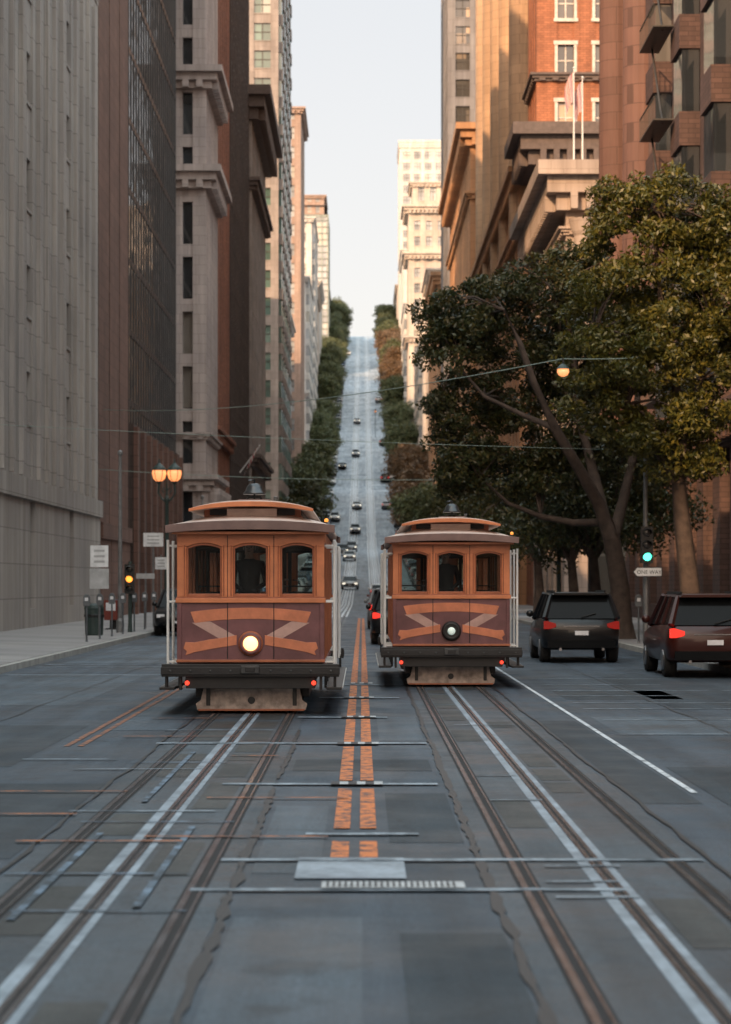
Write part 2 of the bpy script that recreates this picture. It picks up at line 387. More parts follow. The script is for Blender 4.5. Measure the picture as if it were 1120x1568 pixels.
    bx('roof','roof_mat',.3,depth-.2,.3,L-.3,Ht,Ht+.05)
    return mb
# --- left row
building('stone_office_building',13,30,-190,18,25,'stone_grey','glass_dark',-1,5,1.6,3.8,1.6).build()  # out of view, added at this height to keep sun off the street
b=building('stone_office_building',13,30,19,115.6,31,'stone_grey','glass_dark',-1,12,10.6,3.8,2.2,.3,6,top=(.8,.1))
for i in range(40):
    if (i*2.4)%12.2<10: b.box('vertical_ribs','stone_grey',0,.16,i*2.4+.3,i*2.4+.75,6.0,29.6)
b.build()
building('granite_building',13.0,26,116,130.5,60,'brown_granite','glass_dark',-1,5.15,4.5,3.8,3.2,.12,5,top=None).build()
b=building('black_glass_tower',13.0,26,131,164,75,'metal_dark','glass_black',-1,1.55,.12,3.8,.35,.07,0,top=None,mull=False)
b.box('tower_base','brown_dark',.02,.25,0.1,32.9,-1,10.8); b.box('tower_base','brown_dark',-25,.02,-.05,.3,-1,10.8)
for i in range(9): b.box('base_pillars','brown_granite',.25,.5,i*4,i*4+.9,-1,10.6)
b.build()
building('stone_tower',11.1,26,167,180.5,68,'stone_cream','glass_dark',-1,1.7,.95,3.7,.9,.6,9.5,corn=[(9.6,1.2,.9),(12.6,.5,.4),(31.5,1.6,1.1),(38.5,1.5,1.2)],top=(2,1.6),cols=True,mull=False).build()
building('brick_office_building',11.5,26,181,203.5,70,'brick_dark','glass_warm',-1,2.8,1.4,3.6,1.4,.2,8,corn=[(14,1,.6)],top=(2,1.4)).build()
building('dark_office_building',11.4,26,204,237,75,'brown_dark','glass_black',-1,3,.9,3.7,1.0,.15,8,top=None).build()
building('corniced_building',11.2,28,238,272,52,'stone_mid','glass_dark',-1,3,1.2,3.7,1.3,.5,8,corn=[(14,1.2,1),(42,1.2,.9)],top=(3.2,2.0),ctrim='cornice_dark').build()
building('apartment_tower',10.7,26,300,345,112,'stone_mid','glass_green',-1,3.2,1.0,3.5,1.3,.4,7,top=(1.2,.6),bayout=.5).build()
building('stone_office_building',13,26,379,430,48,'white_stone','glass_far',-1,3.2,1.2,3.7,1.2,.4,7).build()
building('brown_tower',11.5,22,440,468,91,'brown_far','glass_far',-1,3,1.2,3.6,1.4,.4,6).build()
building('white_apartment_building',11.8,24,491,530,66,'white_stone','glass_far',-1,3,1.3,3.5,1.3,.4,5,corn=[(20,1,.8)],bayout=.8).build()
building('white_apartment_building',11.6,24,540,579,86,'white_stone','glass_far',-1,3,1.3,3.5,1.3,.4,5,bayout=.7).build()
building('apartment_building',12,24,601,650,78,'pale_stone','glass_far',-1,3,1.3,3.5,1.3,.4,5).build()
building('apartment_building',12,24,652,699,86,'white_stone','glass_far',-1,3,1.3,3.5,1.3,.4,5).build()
building('scaffolded_tower',10.6,14,740,770,118,'scaffold_green','glass_far',-1,2,.3,2,.3,.3,0,top=None,mull=False).build()
b=building('hotel_tower',13.0,10,800,830,134,'brown_far','glass_far',-1,3,1.5,3.5,1.4,.4,0); 
b.add('hip_roof','cornice_dark',[(1,-1,52),(-10,-1,52),(-10,30,52),(1,30,52),(-3,10,55),(-6,20,55)],[(0,1,4),(1,2,5,4),(2,3,5),(3,0,4,5)]); b.build()
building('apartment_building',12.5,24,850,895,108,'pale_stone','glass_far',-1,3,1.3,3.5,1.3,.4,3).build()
# --- right row
building('unseen_low_building',13,30,-190,60,14,'brown_col','glass_dark',1,4,1.2,3.8,1.4).build()  # out of view, kept low to let more sky light in
b=building('dark_brick_building',13.9,26,60,123,40,'dark_brick','glass_dark',1,4.4,1.6,3.9,1.3,.5,8,corn=[(8.4,1.2,1.2),(11.2,.5,.6)],top=(1.2,.6),bayout=.85,frame='frame_light')
for yy in (61.6,50.5): b.lathe('giant_columns','brown_col',[(1.15,8.6),(1.15,9.2),(.95,9.6),(.86,36.5),(1.1,37.2),(1.2,38.6)],(-.75,yy,0),'z',20)
for k in range(7):     # iron fire escape
    z=9.5+k*3.9; b.box('fire_escape','frame_dark',-1.75,-.9,38,43,z,z+.06); b.box('fire_escape','frame_dark',-1.75,-1.70,38,43,z+.95,z+1.0)
    for j in range(11): b.box('fire_escape','frame_dark',-1.745,-1.715,38+j*.49,38.03+j*.49,z+.06,z+.95)
    b.tube('fire_escape_ladder','frame_dark',[(-1.3,38.6,z),(-1.3,42.2,z+3.9)],.05,5)
b.build()
b=building('bank_building',13,30,150,177,28.6,'temple_stone','glass_dark',1,4.4,1.4,5.5,1.5,.8,8,corn=[(21.5,.8,.8),(24.6,.5,.5)],top=(3.0,1.9))
for i in range(5): b.lathe('giant_columns','temple_stone',[(.95,0),(.95,.7),(.72,1.0),(.66,9.5),(.8,9.8),(1.0,10.6)],(1.1+i*4.3,-.75,14.4),'z',18)
b.box('portico_base','temple_stone',-.3,22,-1.7,.05,13.2,14.4); b.build()
building('brick_tower',13.2,30,178,187,60,'orange_brick','glass_warm',1,2.9,1.6,4.2,2.0,.3,8,corn=[(36.5,3.0,1.9),(40.5,.6,.5)],frame='frame_light',ctrim='cornice_dark',surround='frame_light').build()
building('corniced_building',12.5,24,187.5,253,35,'tan','glass_warm',1,4,2.2,4,1.8,.4,8,corn=[(30,.8,.6)],top=(1.4,.9)).build()
b=building('beige_tower',13.4,26,187.6,252,95,'beige','glass_warm',1,3.6,2.2,3.8,2.0,.35,0)
for i in range(5): b.lathe('round_piers','beige',[(1.25,30),(1.25,94)],(-.2,4+i*14,0),'z',20)
b.build()
building('tan_office_building',12.0,26,262,322,53,'tan','glass_warm',1,4,2.0,3.8,1.7,.4,8,top=(2.4,1.6),corn=[(44,.8,.6)],surround='beige').build()
building('grey_tower',12.0,26,330,358,110,'grey_tower','glass_warm',1,3,1.1,3.7,1.3,.4,8,top=None).build()
building('tan_office_building',12.2,26,379,432,52,'tan','glass_warm',1,3,1.3,3.7,1.3,.4,6,top=(2,1.2)).build()
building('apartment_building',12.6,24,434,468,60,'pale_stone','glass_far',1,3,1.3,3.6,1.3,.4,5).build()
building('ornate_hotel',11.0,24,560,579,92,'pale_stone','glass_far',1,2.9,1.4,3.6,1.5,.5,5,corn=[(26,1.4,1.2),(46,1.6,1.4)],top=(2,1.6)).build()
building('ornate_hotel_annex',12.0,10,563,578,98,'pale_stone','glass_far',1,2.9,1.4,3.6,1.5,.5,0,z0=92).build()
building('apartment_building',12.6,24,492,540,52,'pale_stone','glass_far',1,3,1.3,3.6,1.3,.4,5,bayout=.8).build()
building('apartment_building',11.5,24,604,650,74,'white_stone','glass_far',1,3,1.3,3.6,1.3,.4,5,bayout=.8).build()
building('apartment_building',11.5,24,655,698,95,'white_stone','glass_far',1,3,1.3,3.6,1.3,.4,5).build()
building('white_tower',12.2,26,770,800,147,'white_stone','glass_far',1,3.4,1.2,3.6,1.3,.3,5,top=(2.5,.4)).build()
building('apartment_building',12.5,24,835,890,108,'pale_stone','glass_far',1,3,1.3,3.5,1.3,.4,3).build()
b=MB('unseen_end_building',(0,-240,0)); b.box('walls','stone_mid',-60,60,0,12,-1,14); b.box('cornice','stone_mid',-61,61,-.5,12.8,14,15)  # invented, behind the camera; blocks horizon glow from cable car window reflections
for k in range(24): b.box('windows','glass_dark',-58+k*5,-55+k*5,11.9,12.06,2,11)
b.build()

# ------------------------------------------------------------------ cable car
simple('cc_orange',(.62,.21,.09),.38,0,.22,2.5); simple('cc_orange_dark',(.38,.12,.055),.42,0,.25,3); simple('cc_maroon',(.165,.066,.068),.38,0,.28,3)
simple('cc_ribbon',(.60,.20,.10),.42,0,.2,4); simple('cc_fold',(.52,.32,.27),.45,0,.2,4)
simple('cc_black',(.015,.015,.016),.45,0,.3,4); simple('cc_plow',(.44,.36,.31),.75,0,.5,7); simple('cc_white',(.75,.75,.73),.35,0,.08,4)
simple('cc_roof',(.20,.125,.11),.6,0,.25,3); simple('cc_rooftop',(.60,.48,.42),.6,0,.2,3); simple('bell_metal',(.08,.085,.09),.3,.8,.2,5); simple('cc_inner',(.09,.05,.035),.5)
simple('lamp_on',(1,.8,.5),.3,0,0,1,(1,.52,.20),2.6); simple('lamp_dim',(.8,.9,.85),.15,0,0,1,(.8,1,.9),.3); simple('red_on',(.8,.03,.02),.3,0,0,1,(1,.06,.03),1.8); simple('amber_on',(.9,.3,.05),.3,0,0,1,(1,.35,.05),1.0)
m,t,bb,o=nt('clear_glass'); t.nodes.remove(bb)
tr_=t.nodes.new('ShaderNodeBsdfTransparent'); gl=t.nodes.new('ShaderNodeBsdfGlossy'); gl.inputs['Roughness'].default_value=.03
fr=t.nodes.new('ShaderNodeFresnel'); fr.inputs[0].default_value=1.38; tr_.inputs[0].default_value=(.86,.9,.88,1)
mx=t.nodes.new('ShaderNodeMixShader'); t.links.new(fr.outputs[0],mx.inputs[0]); t.links.new(tr_.outputs[0],mx.inputs[1]); t.links.new(gl.outputs[0],mx.inputs[2]); t.links.new(mx.outputs[0],o.inputs[0])

WIN=[(-.916,-.411),(-.252,.243),(.42,.907)]
def arc(xa,xb,z,rise,n=10): return [(xa+(xb-xa)*i/n, z+rise*(1-(2*i/n-1)**2)) for i in range(n+1)]
def cable_car(loc,lit):
    L=8.2; c=MB('cable_car',loc); B=c.box
    def end(y,s):
        def bx(p,m,x0,x1,a,b,z0,z1): ya,yb=sorted((y+s*a,y+s*b)); B(p,m,x0,x1,ya,yb,z0,z1)
        def pr(p,m,poly,a,b): ya,yb=sorted((y+s*a,y+s*b)); c.prism(p,m,poly,ya,yb)
        bx('apron_panel','cc_maroon',-1.05,1.05,-.07,0,.75,1.60)
        bx('apron_frame','cc_maroon',-1.05,-.985,0,.022,.75,1.6); bx('apron_frame','cc_maroon',.985,1.05,0,.022,.75,1.6)
        bx('apron_sill','cc_orange_dark',-1.06,1.06,0,.03,.752,.79)
        for sx in (-.33,.33): bx('panel_joint','cc_black',sx-.007,sx+.007,-.002,.0095,.8,2.56)
        bx('belt_rail','cc_orange',-1.07,1.07,-.08,.035,1.60,1.665)
        bx('belt_rail_lip','cc_orange_dark',-1.06,1.06,-.05,.02,1.665,1.685)
        xs=[-1.05]+[v for w in WIN for v in w]+[1.05]
        for i in range(0,8,2): bx('window_posts','cc_orange',xs[i],xs[i+1],-.06,.004 if i in(0,6) else .008,1.685,2.40)
        edges=[-1.05,-.33,.33,1.05]
        for k,(a,b) in enumerate(WIN):
            pr('header','cc_orange',[(edges[k],2.58),(edges[k],2.40)]+arc(a,b,2.40,.055)+[(edges[k+1],2.40),(edges[k+1],2.58)],-.06,.006+.001*k)
            w=.028
            bx('sashes','cc_orange_dark',a,a+w,-.05,-.02,1.685,2.40); bx('sashes','cc_orange_dark',b-w,b,-.05,-.02,1.685,2.40)
            bx('sashes','cc_orange_dark',a+w,b-w,-.05,-.02,1.685,1.73)
            pr('sashes','cc_orange_dark',arc(a,b,2.40,.056)+list(reversed(arc(a+w,b-w,2.37,.05))),-.05,-.02)
            bx('glass','clear_glass',a,b,-.04,-.036,1.70,2.44)
            bx('moulding','cc_orange_dark',a-.035,a-.018,.008,.02,1.70,2.42); bx('moulding','cc_orange_dark',b+.018,b+.035,.008,.02,1.70,2.42)
        top=arc(-.86,.86,1.47,.06,16); lo=list(reversed(arc(-.80,.80,1.31,.06,16)))
        pr('ribbon','cc_ribbon',top+lo,0,.006)
        for q in (-1,1):
            pr('ribbon_fold','cc_fold',[(q*-x,z) for x,z in [(-.84,1.315),(-.58,1.335),(-.22,1.13),(-.38,1.05)]],0,.004)
            pr('ribbon_tail','cc_ribbon',[(q*-x,z) for x,z in [(-.20,1.14),(-.20,1.0),(-.42,.965),(-.62,.93),(-.80,.895),(-.93,.85),(-.91,.91),(-.96,.95),(-.93,1.04),(-.8,1.035),(-.6,1.075),(-.4,1.10)]],0,.008)
        hp=[(.02,0),(.17,.0),(.178,.03),(.165,.06),(.135,.075),(.125,.07),(.12,.05)]
        c.lathe('headlight_rim','cc_orange_dark' if lit else 'cc_black',[(r,s*h) for r,h in hp],(0,y,1.02),'y',28)
        c.lathe('headlight_ring','cc_maroon' if lit else 'cc_black',[(.165,s*.05),(.15,s*.078),(.12,s*.082),(.118,s*.055)],(0,y,1.02),'y',28)
        rr=.105 if lit else .07
        c.lathe('headlight_lens' if s<0 else 'rear_lens','lamp_on' if (lit and s<0) else 'lamp_dim',[(rr,s*.05),(rr,s*.07),(rr*.7,s*.09),(.01,s*.098)],(0,y,1.02),'y',28)
        bx('bumper','cc_black',-1.26,1.26,-.05,.14,.55,.73); bx('bumper_cap','cc_black',-1.27,1.27,.14,.165,.58,.69)
        for k in range(9): bx('bumper_bolts','bell_metal',-1.15+k*.285,-1.12+k*.285,.165,.18,.62,.65)
        bx('coupler','bell_metal',-.13,.13,.165,.21,.60,.71); bx('coupler_hook','cc_black',-.07,.07,.21,.23,.62,.69)
        bx('under_beam','cc_black',-.92,.92,-.3,.05,.38,.55)
        for q in (-1,1):
            bx('end_steps','cc_black',q*1.25-.17 if q>0 else -1.30,q*1.25+.05 if q>0 else -1.08,-.35,.05,.36,.40)
            bx('step_brackets','cc_black',q*1.0-.02,q*1.0+.02,-.1,.04,.36,.56)
            bx('step_irons','cc_black',q*1.2-.02,q*1.2+.02,-.1,.04,.40,.56)
            c.lathe('marker_lamps','red_on',[(.03,0),(.035,s*.03),(.02,s*.05)],(q*.9,y+s*.055,.46),'y',12)
        pr('plow','cc_plow',[(-.78,.06),(.78,.06),(.80,.15),(.73,.20),(.69,.37),(-.69,.37),(-.73,.20),(-.80,.15)],-.30,-.24)
        pr('plow_edge','cc_orange_dark',[(-.76,.045),(.76,.045),(.77,.075),(-.77,.075)],-.31,-.232)
        c.lathe('plow_hole','cc_black',[(.055,0),(.05,s*.012)],(0,y-s*.236,.20),'y',14)
        for q in (-.62,.62): bx('plow_irons','cc_black',q-.03,q+.03,-.34,-.232,.12,.42)
    end(0,-1); end(L,1)
    B('floor','cc_inner',-1.03,1.03,.08,L-.08,.66,.745); B('chassis','cc_black',-.75,.75,.5,L-.5,.42,.66)
    for sx in (-1,1):
        B('running_board','cc_black',*sorted((sx*1.06,sx*1.30)),.36,L-.36,.36,.40); B('running_board_edge','cc_white',*sorted((sx*1.30,sx*1.315)),.35,L-.35,.365,.395)
        for k in range(6): B('step_hangers','cc_black',*sorted((sx*1.04,sx*1.08)),.6+k*1.35,.66+k*1.35,.36,.70)
        B('side_sill','cc_maroon',*sorted((sx*1.02,sx*1.055)),.05,L-.05,.62,.76)
        B('top_rail','cc_orange',*sorted((sx*1.0,sx*1.06)),.05,L-.05,2.46,2.59)
        for k,yy in enumerate((.06,1.05,2.05,2.75,3.6,4.4,5.2,6.1,7.1,8.06)):
            B('side_posts','cc_orange_dark',*sorted((sx*.98,sx*1.05)),yy-.04,yy+.04,.76,2.47)
        for yy in (.12,1.05,2.05,6.1,7.1,8.08): c.lathe('grab_poles','cc_white',[(.022,.62),(.022,2.5)],(sx*1.19,yy,0),'z',8); B('pole_brackets','cc_white',*sorted((sx*1.04,sx*1.2)),yy-.015,yy+.015,2.40,2.43); B('pole_brackets','cc_white',*sorted((sx*1.04,sx*1.2)),yy-.015,yy+.015,.74,.77); B('pole_brackets','cc_white',*sorted((sx*1.04,sx*1.2)),yy-.015,yy+.015,1.6,1.63)
        B('saloon_side','cc_maroon',*sorted((sx*.97,sx*1.03)),2.8,5.4,.76,1.55); 
        B('saloon_glass','clear_glass',*sorted((sx*1.0,sx*1.004)),2.8,5.4,1.55,2.46)
        for a,b in ((.7,2.6),(5.6,7.5)):
            B('benches','cc_inner',*sorted((sx*.42,sx*.86)),a,b,1.12,1.17); B('benches','cc_inner',*sorted((sx*.40,sx*.44)),a,b,1.17,1.62)
            B('bench_base','cc_inner',*sorted((sx*.45,sx*.7)),a+.05,b-.05,.745,1.12)
            for z in (1.72,1.82,1.92): B('rail_bars','cc_inner',*sorted((sx*.43,sx*.46)),a,b,z,z+.025)
    for yy in (2.75,5.42):
        for a,b in ((-1.0,-.38),(.38,1.0)): B('bulkheads','cc_inner',a,b,yy,yy+.05,.745,1.5)
        for a in (-1.0,-.42,.36,.94): B('bulkheads','cc_inner',a,a+.06,yy,yy+.05,1.5,2.5)
        B('bulkheads','cc_inner',-1,1,yy,yy+.05,2.38,2.6)
        for z in (1.62,1.72,1.82): B('window_bars','cc_black',-.94,-.42,yy-.03,yy-.01,z,z+.02); B('window_bars','cc_black',.42,.94,yy-.03,yy-.01,z,z+.02)
    c.tube('grip_lever','bell_metal',[(.05,1.3,.74),(.05,1.15,1.75)],.022); c.tube('grip_lever','bell_metal',[(.2,1.35,.74),(.2,1.25,1.7)],.018)
    for yc in (1.5,L-1.5):
        for q in (-.53,.53):
            for dy in (-.65,.65): c.lathe('wheels','cc_black',[(.05,-.06),(.28,-.05),(.28,.04),(.05,.06)],(q,yc+dy,.29),'x',22)
        B('truck_frames','cc_black',-.82,-.72,yc-1.0,yc+1.0,.24,.46); B('truck_frames','cc_black',.72,.82,yc-1.0,yc+1.0,.24,.46); B('truck_frames','cc_black',-.8,.8,yc-.95,yc-.85,.26,.44); B('truck_frames','cc_black',-.8,.8,yc+.85,yc+.95,.26,.44)
    def arch(hw,ze,zc,th,n=16):
        return [(-hw+2*hw*i/n, ze+(zc-ze)*(1-abs(2*i/n-1)**2.4)) for i in range(n+1)]+[(hw-2*hw*i/n, ze-th+(zc-ze)*.7*(1-abs(1-2*i/n)**2.4)) for i in range(n+1)]
    c.prism('roof_fascia','cc_roof',arch(1.20,2.70,2.77,.11),-.26,-.20); c.prism('roof_fascia','cc_roof',arch(1.20,2.70,2.77,.11),L+.20,L+.26)
    for ya,yb in ((-.20,.55),(L+.20,L-.55)):
        n=16
        a1=arch(1.18,2.70,2.77,.1)[:n+1]; a2=arch(1.14,2.72,2.88,.1)[:n+1]
        c.add('roof_hood','cc_rooftop',[(x,ya,z) for x,z in a1]+[(x,yb,z) for x,z in a2],[(i,i+1,n+2+i,n+1+i) for i in range(n)])
    c.prism('main_roof','cc_rooftop',arch(1.14,2.72,2.88,.10),.55,L-.55)
    B('ceiling','cc_inner',-1.05,1.05,-.05,L+.05,2.585,2.605)
    c.prism('roof_trim','cc_orange',[(-1.12,2.575),(1.12,2.575),(1.10,2.615),(-1.10,2.615)],-.16,-.10)
    B('clerestory','cc_orange_dark',-.70,.70,.56,L-.56,2.80,2.975)
    for k in range(4): B('clerestory_lights','cc_black',-.62+k*.325,-.36+k*.325,.535,.57,2.865,2.955)
    for sx in (-1,1):
        for k in range(14): B('clerestory_lights','cc_black',*sorted((sx*.69,sx*.712)),.7+k*.5,1.08+k*.5,2.865,2.955)
    c.prism('upper_roof_edge','cc_orange',arch(.89,2.945,3.05,.04),.05,.16); c.prism('upper_roof_edge','cc_orange',arch(.89,2.945,3.05,.04),L-.16,L-.05)
    c.prism('upper_roof','cc_rooftop',arch(.87,2.955,3.07,.05),.16,L-.16)
    B('destination_board','cc_rooftop',-.36,.36,.35,.38,2.84,2.955)
    bp=[(.165,0),(.16,.02),(.13,.05),(.115,.10),(.08,.15),(.02,.16)]
    c.lathe('bell','bell_metal',bp,(.03,.5,3.165),'z',22); c.tube('bell_stand','bell_metal',[(-.11,.5,3.04),(-.05,.5,3.13),(.11,.5,3.13),(.17,.5,3.04)],.018); c.tube('bell_stand','bell_metal',[(.03,.5,3.1),(.03,.5,3.38)],.014); c.tube('bell_stand','bell_metal',[(.03,.5,3.37),(-.06,.5,3.36)],.014)
    B('bell_base','cc_roof',-.2,.26,.4,.6,3.03,3.09)
    c.lathe('roof_lamp','amber_on',[(.025,0),(.03,.03),(.015,.05)],(1.08,-.1,2.75),'z',10)
    B('vent_pipe','bell_metal',.28,.34,1.2,1.26,3.0,3.16)
    return c.build(smooth=('bell','bell_stand','headlight_rim','headlight_lens','wheels','main_roof','upper_roof','roof_hood'),bevel=.006)
c1=cable_car((-1.59,33.5,0),True); c2=cable_car((1.60,42.2,0),False)

# ------------------------------------------------------------------ gripman
def figure_mat(name,jacket,trouser):
    m,t,b,o=nt(name); tc=t.nodes.new('ShaderNodeTexCoord'); s=t.nodes.new('ShaderNodeSeparateXYZ'); t.links.new(tc.outputs['Object'],s.inputs[0])
    d=t.nodes.new('ShaderNodeMath'); d.operation='DIVIDE'; d.inputs[1].default_value=2; t.links.new(s.outputs[2],d.inputs[0])
    r=t.nodes.new('ShaderNodeValToRGB'); r.color_ramp.interpolation='CONSTANT'; e=r.color_ramp.elements
    e[0].position=0; e[0].color=c4((.01,.01,.01)); e[1].position=.05; e[1].color=c4(trouser); q=e.new(.47); q.color=c4(jacket); q=e.new(.745); q.color=c4((.4,.22,.15))
    t.links.new(d.outputs[0],r.inputs[0]); t.links.new(r.outputs[0],b.inputs['Base Color']); b.inputs['Roughness'].default_value=.8
figure_mat('uniform',(.03,.025,.03),(.02,.022,.03)); simple('skin',(.42,.24,.16),.5); simple('cap_cloth',(.02,.02,.025),.8); simple('eye',(.02,.02,.02),.2)
def person(loc,rz):
    V=[];E=[];Rd=[]
    def v(p,r,par=None):
        V.append(p);Rd.append(r)
        if par is not None: E.append((par,len(V)-1))
        return len(V)-1
    pel=v((0,0,.98),(.155,.11)); sp=v((0,0,1.15),(.15,.10),pel); ch=v((0,.0,1.36),(.175,.115),sp); nb=v((0,.0,1.47),(.08,.07),ch); nk=v((0,.0,1.54),(.055,.055),nb)
    h1=v((0,.015,1.60),(.075,.085),nk); h2=v((0,.0,1.68),(.078,.098),h1); v((0,-.01,1.75),(.06,.075),h2)
    for s in (-1,1):
        hp=v((s*.09,0,.90),(.09,.09),pel); kn=v((s*.11,.02,.50),(.062,.062),hp); an=v((s*.12,-.02,.10),(.042,.042),kn); v((s*.13,.12,.04),(.045,.032),an)
        sh=v((s*.19,0,1.42),(.06,.06),ch); el=v((s*.25,.05,1.14),(.045,.045),sh); wr=v((s*.14,.27,1.06),(.028,.03),el); pm=v((s*.11,.33,1.05),(.036,.022),wr)
        for k in range(4):
            a=v((s*.11+(k-1.5)*.02,.37,1.045),(.009,.009),pm); b=v((s*.11+(k-1.5)*.021,.395,1.02-.002*k),(.008,.008),a); v((s*.11+(k-1.5)*.021,.385,.995),(.007,.007),b)
        a=v((s*.11-s*.045,.34,1.05),(.010,.010),pm); v((s*.11-s*.055,.37,1.03),(.009,.009),a)
    me=bpy.data.meshes.new('body'); me.from_pydata(V,E,[]); me.materials.append(MATS['uniform'])
    ob=bpy.data.objects.new('gripman',me); col.objects.link(ob); ob.location=loc; ob.rotation_euler[2]=rz
    sk=ob.modifiers.new('skin','SKIN'); sk.use_smooth_shade=True
    for i,d in enumerate(me.skin_vertices[0].data): d.radius=Rd[i]; d.use_root=(i==0)
    ss=ob.modifiers.new('ss','SUBSURF'); ss.levels=1; ss.render_levels=1
    h=MB('head_details')
    h.lathe('cap','cap_cloth',[(.095,1.70),(.115,1.73),(.12,1.77),(.10,1.80),(.02,1.81)],(0,-.005,0),'z',18); h.prism('cap_peak','cap_cloth',[(-.08,.06),(.08,.06),(.06,.15),(0,.165),(-.06,.15)],1.70,1.712,'z')
    h.lathe('nose','skin',[(.018,0),(.012,.035),(.004,.045)],(0,.085,1.635),'y',8)
    for q in (-1,1): h.lathe('eyes','eye',[(.010,0),(.008,.006)],(q*.032,.092,1.665),'y',8); h.lathe('ears','skin',[(.028,0),(.025,.012)],(q*.08 if q>0 else -.092,0,1.65),'x',8)
    h.box('mouth','eye',-.022,.022,.088,.094,1.598,1.604)
    e=h.build(smooth=('cap','nose')); e.parent=ob
person((-1.66,34.55,.745),math.pi); person((1.53,43.3,.745),math.pi)

# ------------------------------------------------------------------ road vehicles
for nm,cc in (('car_black',(.006,.006,.007)),('car_red',(.16,.03,.02)),('car_blue',(.05,.09,.16)),('car_white',(.7,.7,.7)),('car_grey',(.2,.21,.22)),('car_silver',(.45,.46,.48)),('car_maroon',(.045,.012,.009))):
    m,t,b,o=nt(nm); b.inputs['Base Color'].default_value=c4(cc); b.inputs['Roughness'].default_value=.35; b.inputs['Specular IOR Level'].default_value=.3; b.inputs['Coat Weight'].default_value=.3; b.inputs['Coat Roughness'].default_value=.06
    bump(t,b,noise(t,2,2),.05,.01)
simple('tyre',(.015,.015,.015),.85); simple('rim',(.35,.35,.36),.3,.9); simple('tail_red',(.30,.012,.01),.2,0,.1,3,(1,.05,.03),.08); simple('tail_bright',(.5,.01,.01),.2,0,.1,3,(1,.05,.03),1.0); simple('car_glass',(.008,.009,.010),.15,0,.1,1,bmp=0,spec=.12); simple('plate_white',(.7,.7,.72),.5); simple('headlamp',(.85,.85,.8),.15,0,0,1,(1,.9,.7),2.0)
